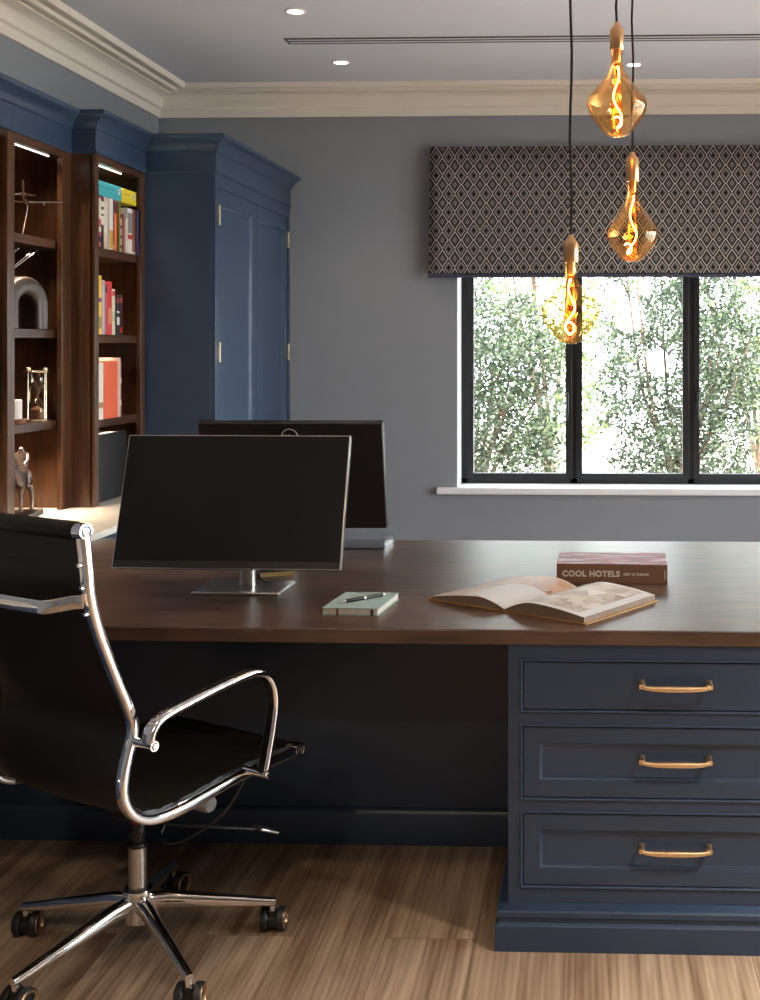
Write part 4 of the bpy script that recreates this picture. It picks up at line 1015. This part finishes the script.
# ------------------------------------------------------------ outside
gd = MB().box(-12, 14, YB+.32, 24, -.25, -.15)
g_ = link('gravel_garden_ground', gd, mat('pale_gravel', (.55,.50,.44), .9, bump=.6, bscale=40, var=.25, vscale=14)); g_['kind'] = 'structure'
g2_ = link('paved_terrace_ground', MB().box(XR+.26, 16, -10, YB+.31, -.15, -.05), mat('pale_paving', (.50,.47,.43), .85, var=.1, vscale=3)); g2_['kind'] = 'structure'
LF1 = leaf_mat('laurel_leaves', (.018,.030,.018), (.115,.150,.085), .28)
LF2 = leaf_mat('yellow_green_leaves', (.07,.11,.035), (.26,.32,.12), .40)
BARK = mat('brown_bark', (.16,.10,.07), .85, bump=.6, bscale=30, var=.3)
def shrub(x, y, rx, ry, h, nl, lab, lm, seed, ls=.03, holes=6):
    rnd = random.Random(seed)
    t_ = thing('garden_shrub', lab, 'shrub', (x, y, -.15), 0, 'shrubs outside the window')
    tk = MB(); tips = []
    for k in range(7):
        a = rnd.uniform(0, 2*PI); q = rnd.uniform(.25,.85); e = (rx*q*math.cos(a), ry*q*math.sin(a), h*rnd.uniform(.5,.9))
        pth = smoothpath([(rnd.uniform(-.05,.05),rnd.uniform(-.05,.05),0),(e[0]*.25,e[1]*.25,h*.25),(e[0]*.7,e[1]*.7,h*.45),e], 3)
        tk.tube(pth, [.028*(1-.8*i/(len(pth)-1)) for i in range(len(pth))], 6); tips.append(e)
        for _ in range(4):
            i = rnd.randrange(4, len(pth)); p = pth[i]; qv = p+Vector((rnd.uniform(-.3,.3),rnd.uniform(-.3,.3),rnd.uniform(.05,.35)))
            tk.tube([p, (p+qv)/2+Vector((0,0,.03)), qv], [.010,.007,.003], 5)
    link('branches', tk, BARK, t_)
    # clusters of leaves on the crown
    clus = []
    for _ in range(int(nl/38)):
        while True:
            p = Vector((rnd.uniform(-1,1), rnd.uniform(-1,1), rnd.uniform(-1,1)))
            if .3 < p.length < 1: break
        clus.append((Vector((p.x*rx*.9, p.y*ry*.9, h*.5+p.z*h*.5)), rnd.uniform(.07,.16)))
    hl = [(Vector((rnd.uniform(-1,1)*rx, 0, rnd.uniform(.15,.95)*h)), rnd.uniform(.08,.16)) for _ in range(holes)]
    V = []; F = []
    for c_, r_ in clus:
        for _ in range(38):
            p = c_ + Vector((rnd.gauss(0,.6), rnd.gauss(0,.6), rnd.gauss(0,.5)))*r_
            if p.z < .05: continue
            if any((p.x-q.x)**2+(p.z-q.z)**2 < rr*rr for q, rr in hl): continue
            L_ = ls*rnd.uniform(.7,1.35); W_ = L_*.40
            d = Vector((rnd.gauss(0,1), rnd.gauss(0,1), rnd.gauss(.1,.7))).normalized(); s = d.orthogonal(); s.rotate(Matrix.Rotation(rnd.uniform(0,2*PI), 3, d)); s.normalize(); n = d.cross(s)
            o = len(V); V += [p, p+d*L_*.5+s*W_+n*L_*.08, p+d*L_*1.05, p+d*L_*.5-s*W_+n*L_*.08]
            F += [(o,o+1,o+2),(o,o+2,o+3)]
    m_ = MB(); m_.v = [tuple(q) for q in V]; m_.f = F; m_.smooth = [False]*len(F)
    fo = link('foliage', m_, lm, t_, fix=False)
    return t_
shrub(-.98, 9.6, .86, .55, 2.35, 27000, 'dense green shrub outside the left window pane', LF1, 3, .031)
shrub(.70, 9.8, .76, .55, 2.8, 27000, 'dense green shrub outside the middle window pane', LF1, 5, .031)
shrub(2.25, 9.8, .66, .55, 2.6, 20000, 'dense green shrub outside the right window pane', LF1, 8, .031)
shrub(-.45, 12.6, .95, .6, 4.4, 12000, 'tall yellow-green shrub behind the gap between shrubs', LF2, 12, .045, 14)
shrub(1.75, 12.8, 1.0, .7, 4.6, 12000, 'tall yellow-green shrub behind the right-hand shrub', LF2, 15, .045, 14)
shrub(-2.75, 12.5, 1.0, .6, 4.2, 6000, 'tall yellow-green shrub left of the window view', LF2, 19, .055, 10)

# ------------------------------------------------------------ light
wld = bpy.data.worlds.new('sky'); scn.world = wld; wld.use_nodes = True
nt = wld.node_tree; nt.nodes.clear()
bg = N(nt, 'ShaderNodeBackground'); bg.inputs[0].default_value = (.90,.95,1.0,1); bg.inputs[1].default_value = 13
o_ = N(nt, 'ShaderNodeOutputWorld'); L(nt, bg.outputs[0], o_.inputs[0])
sun = bpy.data.lights.new('sun', 'SUN'); sun.energy = 20; sun.angle = R(1.5); sun.color = (1,.95,.86)
so = bpy.data.objects.new('sun', sun); COL.objects.link(so); so.rotation_euler = (R(38), 0, R(38))
def portal(loc, w, h, rz):
    l = bpy.data.lights.new('window_portal', 'AREA'); l.shape = 'RECTANGLE'; l.size = w; l.size_y = h
    o = bpy.data.objects.new('window_portal', l); COL.objects.link(o); o.location = loc; o.rotation_euler = (R(-90), 0, R(rz))
    l.cycles.is_portal = True
portal(((WX0+WX1)/2, YB+.29, (WZ0+WZ1)/2), WX1-WX0, WZ1-WZ0, 0)
portal((XR+.24, (GY0+GY1)/2, GZ1/2), GY1-GY0, GZ1, -90)

# ------------------------------------------------------------ camera and view
cam = bpy.data.cameras.new('camera'); cam.sensor_width = 36; cam.sensor_fit = 'AUTO'
cam.lens = 1200/1000*36; cam.shift_x = -(553-380)/1000; cam.shift_y = -(500-350)/1000; cam.clip_end = 100; cam.clip_start = .05
co = bpy.data.objects.new('camera', cam); COL.objects.link(co); co.location = (0, 0, 1.43); co.rotation_euler = (R(90), 0, R(2))
scn.camera = co
vs = scn.view_settings
scn.display_settings.display_device = 'sRGB'
vs.view_transform = 'Standard'; vs.look = 'None'; vs.gamma = 1; vs.exposure = 0; vs.use_curve_mapping = False
cy = scn.cycles
cy.use_denoising = True
try: cy.denoiser = 'OPENIMAGEDENOISE'; cy.denoising_input_passes = 'RGB_ALBEDO_NORMAL'
except Exception: pass
cy.max_bounces = 10; cy.diffuse_bounces = 5; cy.glossy_bounces = 5; cy.transparent_max_bounces = 24; cy.transmission_bounces = 6
cy.sample_clamp_indirect = 6; cy.caustics_reflective = False; cy.caustics_refractive = False; cy.blur_glossy = .5
